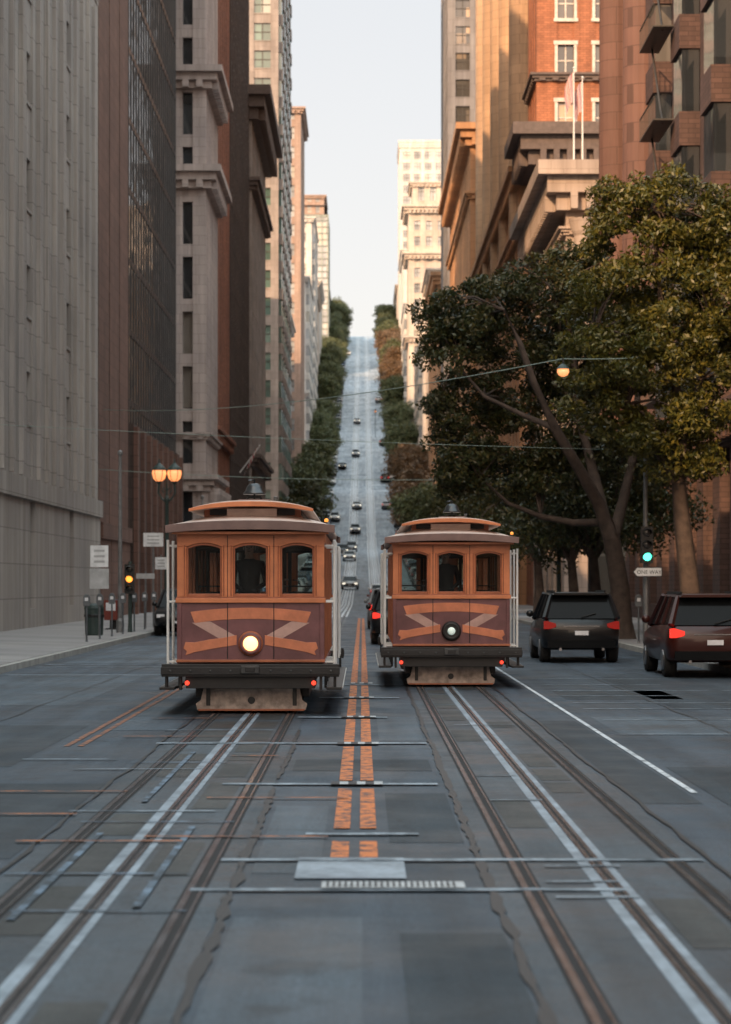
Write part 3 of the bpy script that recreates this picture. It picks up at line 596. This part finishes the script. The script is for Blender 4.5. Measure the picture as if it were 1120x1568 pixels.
def car(name,x,y,rz,pm,suv=True,lights=False,z=None,brake=False):
    c=MB(name,(x,y,G(y) if z is None else z),rz)
    Lc=4.7 if suv else 4.6; h=Lc/2
    if suv: sts=[(-h,.72,.45,.86),(-h+.07,.88,.36,1.02),(-h+.5,.94,.30,1.10),(-.3,.95,.27,1.06),(h-1.35,.94,.28,1.02),(h-.5,.92,.30,.93),(h-.08,.84,.36,.80),(h,.70,.45,.66)]; zr=1.66; gb=(-h+.10,h-1.30); gt=(-h+.45,h-2.0)
    else: sts=[(-h,.70,.42,.80),(-h+.08,.84,.32,.95),(-h+.6,.90,.25,.98),(-.3,.91,.22,.93),(h-1.3,.90,.24,.90),(h-.5,.88,.26,.78),(h-.08,.80,.32,.66),(h,.66,.40,.56)]; zr=1.43; gb=(-h+.55,h-1.25); gt=(-h+1.15,h-2.1)
    vs=[];fs=[];n=10
    for (yy,w,zb,zt) in sts:
        zm=(zb+zt)/2
        half=[(w*.80,zb),(w*.96,zb+.06),(w,zm),(w*.97,zt-.10),(w*.86,zt)]
        vs+=[(-a,yy,b) for a,b in half]+[(a,yy,b) for a,b in reversed(half)]
    for k in range(len(sts)-1):
        for i in range(n): j=(i+1)%n; fs.append((k*n+i,(k+1)*n+i,(k+1)*n+j,k*n+j))
    fs.append(tuple(range(n))); m=(len(sts)-1)*n; fs.append(tuple(range(m+n-1,m-1,-1)))
    c.add('body',pm,vs,fs)
    zb=(1.05 if suv else .92); wb,wt=.86,.68
    A=[(-wb,gb[0],zb),(wb,gb[0],zb),(wb,gb[1],zb-.03),(-wb,gb[1],zb-.03)]
    T=[(-wt,gt[0],zr-.05),(wt,gt[0],zr-.05),(wt,gt[1],zr-.03),(-wt,gt[1],zr-.03)]
    c.add('glass','car_glass',A+T,[(0,1,5,4),(1,2,6,5),(2,3,7,6),(3,0,4,7),(4,5,6,7)])
    e=.03
    T2=[(-wt-e,gt[0]-.05,zr-.06),(wt+e,gt[0]-.05,zr-.06),(wt+e,gt[1]+.03,zr-.04),(-wt-e,gt[1]+.03,zr-.04),(-wt*.85,gt[0]+.1,zr),(wt*.85,gt[0]+.1,zr),(wt*.85,gt[1]-.2,zr+.01),(-wt*.85,gt[1]-.2,zr+.01)]
    c.add('roof',pm,T2,[(0,1,5,4),(1,2,6,5),(2,3,7,6),(3,0,4,7),(4,5,6,7),(3,2,1,0)])
    for q in (-1,1):
        for i in (0,3): 
            a=A[i];b_=T[i]; c.tube('pillars',pm,[(q*abs(a[0]),a[1],a[2]),(q*abs(b_[0]),b_[1],b_[2])],[.07,.05],6)
        for f in (.36,.68):
            ya=gb[0]+(gb[1]-gb[0])*f; yb=gt[0]+(gt[1]-gt[0])*f; c.tube('pillars',pm,[(q*wb,ya,zb),(q*wt,yb,zr-.05)],.045,6)
        for yw in (-h+.85,h-.9):
            c.lathe('wheels','tyre',[(.2,-.12),(.33,-.12),(.35,-.08),(.35,.08),(.33,.12),(.2,.12)],(q*.80,yw,.35),'x',18)
            c.lathe('rims','rim',[(.21,0),(.19,q*.03),(.05,q*.02)],(q*.915,yw,.35),'x',12)
        tm='tail_bright' if brake else 'tail_red'
        if suv: c.prism('tail_lamps',tm,[(q*.60,.84),(q*.60,.93),(q*.80,.99),(q*.885,.98),(q*.885,.80),(q*.78,.80)],-h+.0,-h+.14)
        else: c.prism('tail_lamps',tm,[(q*.5,.74),(q*.5,.82),(q*.84,.86),(q*.84,.72)],-h+.01,-h+.12)
        c.box('head_lamps','headlamp' if lights else 'plate_white',*sorted((q*.5,q*.78)),h-.12,h-.02,.58 if not suv else .66,.68 if not suv else .78)
        c.lathe('mirrors',pm,[(.02,-.06),(.09,-.04),(.09,.05),(.03,.07)],(q*1.0,gb[1]-.35,zb+.08),'y',8)
    c.box('bumper','car_glass',-.8,.8,-h-.04,-h+.1,.36,.54); c.box('bumper','car_glass',-.55,.55,h-.1,h+.03,.38,.5)
    c.box('number_plate','plate_white',-.16,.16,-h-.03,-h+.0,.66,.76); c.box('number_plate','plate_white',-.16,.16,h,h+.045,.46,.54)
    c.box('trim','rim',-.42,.42,-h-.012,-h+.05,.86,.878)
    c.tube('exhausts','rim',[(.5,-h-.05,.33),(.5,-h+.2,.33)],.035,8); c.tube('exhausts','rim',[(-.5,-h-.05,.33),(-.5,-h+.2,.33)],.035,8)
    if suv:
        c.box('roof_rails','tyre',-.62,-.58,gt[0]+.1,gt[1]-.1,zr+.0,zr+.05); c.box('roof_rails','tyre',.58,.62,gt[0]+.1,gt[1]-.1,zr+.0,zr+.05)
        c.prism('rear_spoiler',pm,[(-.66,zr-.06),(.66,zr-.06),(.6,zr-.01),(-.6,zr-.01)],gt[0]-.2,gt[0]+.02); c.tube('rear_wiper','tyre',[(0,gb[0]-.02,zb+.03),(.35,gb[0]+.05,zb+.12)],.012,5)
    c.box('grille','tyre',-.45,.45,h-.05,h+.012,.52,.64)
    ob=c.build(single=True,smooth=('body','wheels','mirrors'))
    return ob
pi=math.pi
car('parked_suv',5.15,57.5,0,'car_black'); 
car('parked_car',6.95,48.6,0,'car_maroon',True,brake=True)
cols=['car_black','car_blue','car_grey','car_white','car_silver','car_black','car_blue','car_white']
car('parked_suv',-6.5,85.5,pi,'car_black'); car('parked_car',-6.5,92,pi,'car_blue',False)
for k in range(38):
    y=99+k*6.4
    if 355<y<382: continue
    car('parked_car',-6.5,y,pi,R.choice(cols),R.random()<.4)
for k in range(76):
    y=385+k*6.5
    if any(a-4<y<b+4 for a,b in ((360,378),(470,490),(580,600),(700,720),(810,830))): continue
    if R.random()<.95: car('parked_car',-6.5,y,pi,R.choice(cols),R.random()<.4)
    if R.random()<.6: car('parked_car',6.5,y,0,R.choice(cols),R.random()<.4)
for k in range(26):
    y=160+k*7.2
    if 355<y: continue
    car('parked_car',6.6,y,0,R.choice(cols),R.random()<.4)
for x,y,rz,pm,sv in [(-1.2,402,pi,'car_silver',True),(-2.9,352,pi,'car_black',True),(-1.8,333,pi,'car_white',False),(-1.0,440,pi,'car_white',False),(-5.0,818,pi,'car_white',True),(4.6,665,0,'car_white',False),(1.2,74,0,'car_black',True),(1.15,98,0,'car_grey',True),(1.3,128,0,'car_grey',False),(1.6,215,0,'car_white',False),(-4.9,300,pi,'car_grey',True),(1.4,165,0,'car_red',False),(-4.9,420,pi,'car_white',True),(4.8,500,0,'car_black',True),(8.6,588,0,'car_white',True),(-1.4,620,pi,'car_white',False),(-1.3,250,pi,'car_silver',False),(-1.7,372,pi,'car_grey',True),(4.9,560,0,'car_grey',False),(-4.4,520,pi,'car_black',False),(4.5,440,0,'car_silver',False),(-1.5,540,pi,'car_silver',True)]:
    car('moving_car' if not sv else 'moving_suv',x,y,rz,pm,sv,rz>1,brake=rz<1)

# ------------------------------------------------------------------ trees
simple('bark',(.06,.042,.033),.9,0,.4,4,bmp=.6)
def leafmat(name,a,b,c):
    m,t,bb,o=nt(name); g=t.nodes.new('ShaderNodeNewGeometry')
    cc=ramp(t,g.outputs['Random Per Island'],[(0,a),(.5,b),(1,c)])
    f=ramp(t,noise(t,.8,3),[(.3,(.55,.6,.55)),(.7,(1.35,1.3,1.1))])
    cc=mix(t,1,cc,f,'MULTIPLY'); t.links.new(cc,bb.inputs['Base Color']); bb.inputs['Roughness'].default_value=.45
    tl=t.nodes.new('ShaderNodeBsdfTranslucent'); t.links.new(cc,tl.inputs[0]); mx=t.nodes.new('ShaderNodeMixShader'); mx.inputs[0].default_value=.22
    t.links.new(bb.outputs[0],mx.inputs[1]); t.links.new(tl.outputs[0],mx.inputs[2]); t.links.new(mx.outputs[0],o.inputs[0])
leafmat('leaf_dark',(.020,.034,.013),(.042,.048,.016),(.09,.07,.022)); leafmat('leaf_gold',(.038,.048,.012),(.085,.082,.016),(.14,.115,.02)); leafmat('leaf_far',(.08,.11,.06),(.12,.14,.07),(.17,.17,.09)); leafmat('leaf_rust',(.16,.10,.065),(.21,.13,.08),(.26,.17,.11))  # leaf_far has aerial haze painted in as a lighter green
def tree(name,base,blobs,limbs,leaf,lsz,clr,nper,density,sag=1.0):
    mb=MB(name,base)
    for p,rd in limbs: mb.tube('limbs','bark',p,rd,9)
    cs=[]
    for (x,y,z,rx,ry,rz) in blobs:
        k=max(4,int(density*(rx*ry*rz)**(2/3)))
        for _ in range(k):
            d=NR.normal(size=3); d/=np.linalg.norm(d); rr=NR.uniform(.35,1.0)**.6
            cs.append((np.array([x,y,z])+d*np.array([rx,ry,rz])*rr,clr*NR.uniform(.5,1.25)))
    ends=[Vector(p[-1]) for p,_ in limbs]+[Vector(p[len(p)//2]) for p,_ in limbs]
    for c,_ in cs[::4]:
        e=min(ends,key=lambda q:(q-Vector(c)).length); mid=(e+Vector(c))/2+Vector((0,0,.2)); mb.tube('twigs','bark',[tuple(e),tuple(mid),tuple(c)],[.045,.03,.01],4)
    P=[];
    for c,r in cs:
        n=int(nper*r*r/(clr*clr)); d=NR.normal(size=(n,3)); d/=np.linalg.norm(d,axis=1)[:,None]
        rad=r*NR.uniform(.25,1.0,size=(n,1))**.5
        d2=d*rad*np.array([1.15,1.15,.75]); P.append(c+d2)
    P=np.concatenate(P); n=len(P)
    a=NR.normal(size=(n,3)); a[:,2]-=.3; a/=np.linalg.norm(a,axis=1)[:,None]
    b=NR.normal(size=(n,3)); b-=a*(a*b).sum(1)[:,None]; b/=np.linalg.norm(b,axis=1)[:,None]
    s=lsz*NR.uniform(.6,1.3,size=(n,1))
    V=np.stack([P-a*s,P+b*s*.42,P+a*s,P-b*s*.42],axis=1).reshape(-1,3)
    fs=[(4*i,4*i+1,4*i+2,4*i+3) for i in range(n)]
    mb.add('foliage',leaf,[tuple(v) for v in V.tolist()],fs)
    return mb.build(smooth=('limbs','twigs'))
def px2(px,py,d): return ((px-VX)*d/F,(HY-py)*d/F+CH)
bx_,by_=8.1,73.0; base=(bx_,by_,.15)
def blob(px,py,rx,ry,dy,d=by_):
    X,Z=px2(px,py,d); k=d/F; return (X-bx_,dy,Z-.15,rx*k,(rx+ry)/2*k*1.1,ry*k)
bl=[blob(715,470,66,52,0),blob(690,540,50,50,-.4),blob(672,500,32,52,.3),blob(760,450,62,48,1),blob(830,435,68,50,.3),blob(885,415,60,48,1),blob(800,520,75,55,1.2),blob(735,590,64,45,1.0),blob(715,685,58,58,.6),blob(790,650,60,55,1.6),blob(690,720,36,44,.4),blob(770,725,60,40,.8),blob(840,735,64,42,1.2),blob(880,620,65,75,1.8),blob(900,700,65,45,1.2),blob(960,690,60,60,1.2),blob(930,520,70,85,1.8),blob(860,540,70,70,2.0),blob(940,440,60,65,1.5),blob(690,620,35,30,.5)]
def lp(px,py,dy=0): X,Z=px2(px,py,by_); return (X-bx_,dy,Z-.15)
limbs=[([(0,0,-.2),(-.05,0,.5),lp(950,900),lp(938,830),lp(925,790)],[.48,.36,.30,.27,.22]),
 ([lp(938,830),lp(915,770,-.3),lp(880,715,-.9),lp(845,660,-1.3),lp(812,590,-1.4),lp(792,530,-1.2),lp(770,480,-.9)],[.24,.2,.17,.15,.12,.09,.05]),
 ([lp(845,660,-1.3),lp(800,640,-1.0),lp(740,610,-.8),lp(700,560,-.4)],[.11,.08,.06,.03]),
 ([lp(925,790),lp(905,700,.3),lp(885,620,.5),lp(880,520,.6),lp(860,450,.5)],[.2,.15,.12,.09,.04]),
 ([lp(938,830),lp(958,760,.3),lp(975,690,.5),lp(980,600,.5),lp(990,500,.5)],[.2,.16,.13,.1,.06]),
 ([lp(925,800),lp(880,800,.4),lp(830,790,.5),lp(780,770,.4),lp(735,730,.2)],[.13,.11,.09,.06,.03])]
tree('street_tree',base,bl,limbs,'leaf_dark',.085,.46,210,15)
bx_,by_=9.3,66.0; base=(bx_,by_,.15)
bl=[blob(1000,295,58,45,0,66),blob(950,320,45,45,0,66),blob(955,375,55,60,0,66),blob(1050,330,70,65,0,66),blob(1100,370,60,70,.3,66),blob(985,450,70,60,-.4,66),blob(915,470,58,50,-.4,66),blob(900,555,55,55,-.6,66),blob(955,570,68,62,-.8,66),blob(1010,540,70,78,-.5,66),blob(1070,450,70,88,.2,66),blob(1110,580,75,85,.2,66),blob(1000,650,68,52,-.3,66),blob(905,620,50,42,-.5,66),blob(1050,680,75,55,0,66),blob(950,660,54,42,0,66),blob(1120,470,60,80,.3,66)]
limbs=[([(0,0,-.2),(0,0,.6),lp(1055,880),lp(1045,800),lp(1040,740)],[.42,.32,.27,.24,.2]),([lp(1040,740),lp(1000,680,-.2),lp(960,620,-.4),lp(920,560,-.4),lp(905,520,-.3)],[.16,.13,.1,.07,.03]),([lp(1040,740),lp(1045,650),lp(1030,560),lp(1010,440),lp(1000,320)],[.18,.15,.12,.08,.03]),([lp(1045,650),lp(1075,580),lp(1090,500)],[.12,.08,.04])]
tree('street_tree',base,bl,limbs,'leaf_gold',.085,.44,210,16)
def std_tree(x,y,h,w,leaf,lsz=.14,nper=90,dens=5,name='street_tree',rough=1):
    g=G(y)+.15; hw=w/2; tr=.02*h+.06
    b=[]
    for k in range(9):
        a=k*2.4; q=hw*.5*(1 if k else 0); b.append((q*math.cos(a)+R.uniform(-.2,.2)*hw,q*math.sin(a),h*(.50+.33*R.random()),hw*R.uniform(.42,.6),hw*R.uniform(.42,.6),h*R.uniform(.14,.2)))
    b.append((0,0,h*.84,hw*.5,hw*.5,h*.15))
    l=[([(0,0,-.2),(.05,0,h*.18),(-.05,0,h*.36)],[tr*1.4,tr,tr*.8])]
    for k in range(5):
        a=k*1.26+R.random(); l.append(([(-.05,0,h*.34),(hw*.3*math.cos(a),hw*.3*math.sin(a),h*.52),(hw*.6*math.cos(a),hw*.6*math.sin(a),h*.72)],[tr*.6,tr*.4,tr*.15]))
    tree(name,(x,y,g),b,l,leaf,lsz,hw*.26,nper,dens)
std_tree(8.3,84,7.5,6.0,'leaf_dark',.09,170,11); std_tree(8.6,96,7.5,6,'leaf_dark',.11,130,10); std_tree(8.4,112,8,6,'leaf_dark',.12,110,9); std_tree(8.4,160,8,6,'leaf_dark',.14,90,8)
std_tree(8.6,180,9,7,'leaf_dark',.15,90,8); std_tree(8.5,230,9,6,'leaf_dark',.16,80,8)
for y,h,w,lf in [(300,11,8,'leaf_far'),(330,11,8,'leaf_rust'),(348,11,8,'leaf_rust'),(395,12,8,'leaf_rust'),(412,13,8.5,'leaf_rust'),(440,12,8,'leaf_rust'),(500,12,8,'leaf_far'),(520,12,8,'leaf_far'),(545,12,8,'leaf_far'),(610,14,9,'leaf_far'),(640,15,9,'leaf_rust'),(660,16,9,'leaf_rust'),(680,17,9,'leaf_far'),(730,17,9,'leaf_rust'),(745,16,9,'leaf_rust'),(770,16,9,'leaf_far'),(790,16,9,'leaf_far'),(840,14,9,'leaf_far'),(865,15,9,'leaf_far')]:
    std_tree(8.9,y,h,w,lf,.28,60,6)
for y,h,w,lf in [(280,10,7,'leaf_dark'),(330,11,8,'leaf_dark'),(395,12,8,'leaf_far'),(410,12,8,'leaf_far'),(425,12,8,'leaf_far'),(450,12,8,'leaf_far'),(500,12,8,'leaf_far'),(520,12,8,'leaf_far'),(540,11,8,'leaf_far'),(560,11,8,'leaf_far'),(620,13,8,'leaf_far'),(640,14,8,'leaf_far'),(665,14,8,'leaf_far'),(685,15,8,'leaf_far'),(730,15,9,'leaf_far'),(750,16,9,'leaf_far'),(775,16,9,'leaf_far'),(840,14,9,'leaf_far'),(860,16,11,'leaf_far'),(880,16,10,'leaf_far')]:
    std_tree(-9.4,y,h,w,lf,.26,60,6)

# ------------------------------------------------------------------ street furniture
simple('pole_grey',(.2,.2,.2),.5,.4); simple('pole_green',(.03,.05,.045),.5); simple('lamp_globe',(1,.6,.35),.3,0,0,1,(1,.34,.11),1.2); simple('sign_white',(.7,.7,.7),.5); simple('sign_grey',(.4,.4,.4),.5); simple('black_paint',(.012,.012,.012),.4); simple('green_on',(.05,.9,.5),.3,0,0,1,(.1,1,.65),3); simple('sign_green',(.02,.22,.12),.5); simple('meter_grey',(.12,.13,.14),.4,.5); simple('dark_lens',(.02,.02,.02),.2)
simple('orange_sig',(.9,.3,.05),.3,0,0,1,(1,.3,.04),2.5); simple('wire_mat',(.25,.32,.28),.5)
def lamp2(x,y):
    c=MB('street_lamp',(x,y,.15)); c.lathe('post','pole_green',[(.22,0),(.22,.5),(.14,.7),(.1,1.2),(.08,5.2),(.12,5.3),(.06,5.5)],n=14)
    for q in (-1,1):
        c.tube('arms','pole_green',[(0,0,5.2),(q*.2,0,5.35),(q*.36,0,5.6),(q*.33,0,6.0)],.045); c.tube('scrolls','pole_green',[(0,0,5.7),(q*.14,0,5.85),(q*.2,0,5.7),(q*.12,0,5.6)],.03)
        c.lathe('globes','lamp_globe',[(.12,0),(.25,.12),(.31,.34),(.29,.48)],(q*.33,0,6.1),'z',16); c.lathe('caps','pole_green',[(.32,.0),(.26,.12),(.12,.25),(.05,.32),(.015,.5)],(q*.33,0,6.58),'z',14); c.lathe('cups','pole_green',[(.05,-.1),(.15,.02)],(q*.33,0,6.08),'z',10)
        for k in range(6): a=k*math.pi/3; c.tube('ribs','pole_green',[(q*.33+.13*math.cos(a),.13*math.sin(a),6.1),(q*.33+.27*math.cos(a),.27*math.sin(a),6.22),(q*.33+.325*math.cos(a),.325*math.sin(a),6.44),(q*.33+.31*math.cos(a),.31*math.sin(a),6.6)],.012,4)
    c.tube('finial','pole_green',[(0,0,5.5),(0,0,6.3)],[.05,.02]); c.build(smooth=('globes','post'))
lamp2(-8.4,101)
def meter(x,y):
    c=MB('parking_meter',(x,y,.15)); c.lathe('post','meter_grey',[(.05,0),(.03,.05),(.03,1.05)],n=8); c.prism('head','meter_grey',[(-.09,1.05),(.09,1.05),(.11,1.15),(.10,1.32),(.05,1.40),(-.05,1.40),(-.10,1.32),(-.11,1.15)],-.06,.06); c.box('display','plate_white',-.05,.05,-.066,-.06,1.2,1.3); c.build(bevel=.01)
for y in (69.5,73,76.5,80,84,88,92,98,105,112,120): meter(-8.15,y)
for y in (62,68,75): meter(8.0,y)
def sign(name,x,y,panels,h):
    c=MB(name,(x,y,.15)); c.lathe('post','pole_grey',[(.035,0),(.035,h)],n=8)
    for i,(w,z0,z1,mt) in enumerate(panels): c.box('panel_%d'%i,mt,-w/2,w/2,-.05,-.035,z0,z1)
    w,z0,z1,_=panels[0]
    for k in range(3): c.box('legend','sign_grey',-w*.3,w*.3,-.055,-.05,z0+(z1-z0)*(.2+.25*k),z0+(z1-z0)*(.3+.25*k))
    c.build()
sign('street_sign',-8.5,76,[(.58,2.25,2.95,'sign_white'),(.62,1.55,2.2,'sign_grey')],2.98); sign('street_sign',-8.4,94.5,[(.8,3.2,3.75,'sign_white')],3.8); sign('street_sign',-8.3,90,[(.7,1.9,2.1,'sign_grey')],2.2); sign('street_sign',-8.3,97,[(.5,2.3,2.8,'sign_white')],2.9); sign('street_sign',8.4,520,[(2.2,5,7,'sign_white')],7.2)
for x,y in ((-8.5,82.5),(-8.5,125),(-8.5,160)):
    c=MB('light_pole',(x,y,.15)); c.lathe('post','pole_grey',[(.14,0),(.14,.4),(.08,.5),(.055,6.2),(.09,6.25),(.09,6.35),(.02,6.4)],n=10); c.build()
def signal(name,x,y,z,h,on,which,mat):
    c=MB(name,(x,y,z)); c.lathe('post',mat,[(.09,0),(.07,.3),(.06,h)],n=10)
    c.box('housing','black_paint',-.17,.17,-.32,-.08,h-1.15,h-.1); c.tube('bracket','black_paint',[(0,-.1,h-.3),(0,.02,h-.3)],.03)
    for k in range(3):
        zz=h-.28-k*.34; c.lathe('lamp_lit' if k==which else 'lamp_off',on if k==which else 'dark_lens',[(.12,0),(.10,-.02),(.02,-.03)],(0,-.32,zz),'y',16)
        vs=[];fs=[]
        for i in range(9):
            a=math.pi*i/8; vs+=[(.14*math.cos(a),-.32,zz+.14*math.sin(a)),(.14*math.cos(a),-.52,zz+.12*math.sin(a)-.02)]
        for i in range(8): fs.append((2*i,2*i+1,2*i+3,2*i+2))
        c.add('visors','black_paint',vs,fs)
    return c
c=signal('traffic_light',8.15,67.5,.15,3.45,'green_on',2,'pole_grey')
c.lathe('tall_post','pole_grey',[(.08,0),(.055,5.7),(.07,5.75)],(.0,.12,0),'z',10)
c.prism('one_way_sign','black_paint',[(-.42,2.05),(-.30,2.19),(.42,2.19),(.42,1.91),(-.30,1.91)],-.36,-.345)
c.prism('one_way_arrow','sign_white',[(-.39,2.05),(-.29,2.165),(.40,2.165),(.40,1.935),(-.29,1.935)],-.364,-.3605)
e=c.build()
tx=bpy.data.curves.new('legend','FONT'); tx.body='ONE WAY'; tx.size=.15; tx.align_x='CENTER'; tx.extrude=.001; tx.materials.append(MATS['black_paint']); to=bpy.data.objects.new('legend',tx); col.objects.link(to); to.parent=e; to.location=(.05,-.368,1.995); to.rotation_euler=(pi/2,0,0)
signal('traffic_light',-8.2,83,.15,2.5,'orange_sig',1,'pole_green').build(); signal('traffic_light',8.2,152,.15,3.6,'green_on',2,'pole_green').build()
signal('traffic_light',3.2,575,G(575),7,'orange_sig',1,'pole_green').build(); 
c=MB('street_name_sign',(8.2,98,.15)); c.lathe('post','pole_green',[(.14,0),(.1,.4),(.08,6)],n=10); c.box('name_blade','sign_green',-1.0,.5,-.12,-.09,5.0,5.5); c.build()
# lamp hung from the span wire
c=MB('hanging_street_lamp',(5.3,62,7.45)); c.tube('hanger','black_paint',[(0,0,.36),(0,0,.15)],.02,6); c.lathe('globe','lamp_globe',[(.04,-.12),(.12,-.08),(.16,.0),(.15,.08)],(0,0,0),'z',16); c.lathe('cap','pole_green',[(.18,.08),(.12,.16),(.03,.22)],(0,0,0),'z',12); c.build(smooth=('globe',))
c=MB('litter_bin',(-8.9,78,.15)); c.lathe('body','pole_green',[(.28,0),(.3,.05),(.32,.85),(.34,.9),(.3,1.0),(.12,1.06)],n=18); c.lathe('ring','black_paint',[(.325,.6),(.34,.62),(.34,.68),(.325,.7)],n=18); c.build()
for k in range(3):
    c=MB('newspaper_box',(-9.4,88+k*.8,.15)); c.box('cabinet','car_blue' if k else 'car_red',-.25,.25,-.2,.2,.35,1.1); c.box('legs','black_paint',-.05,.05,-.05,.05,0,.35); c.box('window','plate_white',-.18,.18,-.21,-.2,.7,1.0); c.box('foot','black_paint',-.2,.2,-.18,.18,0,.04); c.build(bevel=.01)
def wire(a,b,sag,r=.014):
    c=MB('overhead_wire'); pts=[]
    for i in range(17):
        f=i/16; pts.append((a[0]+(b[0]-a[0])*f,a[1]+(b[1]-a[1])*f,a[2]+(b[2]-a[2])*f-sag*4*f*(1-f)))
    c.tube('wire','wire_mat',pts,r,5); c.build(single=True)
wire((-13,118,10.6),(5.3,62,7.8),.5); wire((5.3,62,7.8),(8.9,66,8.3),.05); wire((-13,116,7.5),(13,110,7.0),.4); wire((-13,66,6.5),(8.15,67.6,5.7),.1,.006)
m,t,b,o=nt('flag_cloth'); tc=t.nodes.new('ShaderNodeTexCoord'); s_=t.nodes.new('ShaderNodeSeparateXYZ'); t.links.new(tc.outputs['Generated'],s_.inputs[0])
mm=t.nodes.new('ShaderNodeMath'); mm.operation='MULTIPLY'; mm.inputs[1].default_value=6.5; t.links.new(s_.outputs[0],mm.inputs[0]); fm=t.nodes.new('ShaderNodeMath'); fm.operation='FRACT'; t.links.new(mm.outputs[0],fm.inputs[0])
t.links.new(ramp(t,fm.outputs[0],[(.45,(.4,.03,.04)),(.5,(.6,.58,.55))]),b.inputs['Base Color'])
def flag(x,y,z,h,name='flagpole',tilt=0):
    c=MB(name,(x,y,z)); c.tube('pole','cc_white',[(0,0,0),(tilt,0,h)],[.06,.03]); c.lathe('ball','cc_white',[(.02,0),(.09,.08),(.02,.16)],(tilt,0,h),'z',10)
    vs=[];fs=[]
    for i in range(9):
        for j in range(7):
            u=i/8;w=j/6; vs.append((tilt*(.95-.5*w)-u*.55-.06*math.sin(w*5)*u, .12*math.sin(u*9+w*2), h*.97-w*1.9-u*u*.9))
    for i in range(8):
        for j in range(6): fs.append((i*7+j,i*7+j+1,(i+1)*7+j+1,(i+1)*7+j))
    c.add('cloth','flag_cloth',vs,fs); c.build(smooth=('cloth',))
flag(13.6,151,28.6,6.3); flag(14.2,151.5,28.6,5.8); flag(-11.2,215,12.0,2.4,tilt=1.8)

# ------------------------------------------------------------------ light, sky, camera
EL=24; AZ=25
e_,a_=math.radians(EL),math.radians(AZ); SV=Vector((-math.sin(a_)*math.cos(e_),-math.cos(a_)*math.cos(e_),math.sin(e_)))
w=bpy.data.worlds.new('World'); sc.world=w; w.use_nodes=True; t=w.node_tree; t.nodes.clear()
o=t.nodes.new('ShaderNodeOutputWorld'); bg=t.nodes.new('ShaderNodeBackground'); sk=t.nodes.new('ShaderNodeTexSky'); sk.sky_type='NISHITA'; sk.sun_disc=False
sk.sun_elevation=e_; sk.sun_rotation=math.radians(180+AZ); sk.air_density=1.0; sk.dust_density=2.0; sk.ozone_density=1.0
# thin bright haze layer over the clear-sky model
tc=t.nodes.new('ShaderNodeTexCoord'); sp=t.nodes.new('ShaderNodeSeparateXYZ'); t.links.new(tc.outputs['Generated'],sp.inputs[0])
S=.12
hz=ramp(t,sp.outputs[2],[(0,(.84,.73,.66)),(.10,(.82,.76,.71)),(.24,(.74,.72,.70)),(.5,(.84,.97,1)),(1,(.82,.96,1))])
k=t.nodes.new('ShaderNodeMapRange'); k.inputs[1].default_value=.26; k.inputs[2].default_value=.6; k.inputs[3].default_value=1.0; k.inputs[4].default_value=1.85; t.links.new(sp.outputs[2],k.inputs[0])
dt=t.nodes.new('ShaderNodeVectorMath'); dt.operation='DOT_PRODUCT'; t.links.new(tc.outputs['Generated'],dt.inputs[0]); dt.inputs[1].default_value=SV
mxm=t.nodes.new('ShaderNodeMath'); mxm.operation='MAXIMUM'; mxm.inputs[1].default_value=0; t.links.new(dt.outputs['Value'],mxm.inputs[0])
pw=t.nodes.new('ShaderNodeMath'); pw.operation='POWER'; pw.inputs[1].default_value=7; t.links.new(mxm.outputs[0],pw.inputs[0])
def vscale(col_,fac):
    n=t.nodes.new('ShaderNodeVectorMath'); n.operation='SCALE'
    if isinstance(col_,tuple): n.inputs[0].default_value=col_
    else: t.links.new(col_,n.inputs[0])
    if isinstance(fac,(int,float)): n.inputs['Scale'].default_value=fac
    else: t.links.new(fac,n.inputs['Scale'])
    return n.outputs[0]
def vadd(a,b):
    n=t.nodes.new('ShaderNodeVectorMath'); n.operation='ADD'; t.links.new(a,n.inputs[0]); t.links.new(b,n.inputs[1]); return n.outputs[0]
haze=vscale(vscale(hz,k.outputs[0]),1/S); glow=vscale(vscale((3.4,2.05,1.1),pw.outputs[0]),1/S)
tot=vadd(vadd(vscale(sk.outputs[0],.28),haze),glow)
t.links.new(tot,bg.inputs[0]); bg.inputs[1].default_value=S; t.links.new(bg.outputs[0],o.inputs[0])
sl=bpy.data.lights.new('sun','SUN'); sl.energy=5.0; sl.angle=math.radians(.5); sl.color=(1,.62,.34); so=bpy.data.objects.new('sun',sl); col.objects.link(so)
so.rotation_euler=SV.to_track_quat('Z','Y').to_euler(); so.location=(-30,-60,60)
cd=bpy.data.cameras.new('camera'); co=bpy.data.objects.new('camera',cd); col.objects.link(co); co.location=(0,0,CH); co.rotation_euler=(pi/2,0,0)
cd.sensor_fit='HORIZONTAL'; cd.sensor_width=30; cd.lens=F/1120*30; cd.shift_x=5/1120; cd.shift_y=109/1120; cd.clip_end=9000; cd.clip_start=.5
cd.dof.use_dof=True; cd.dof.focus_distance=35; cd.dof.aperture_fstop=2.8
sc.camera=co
sc.view_settings.view_transform='Standard'; sc.view_settings.look='None'; sc.view_settings.exposure=0
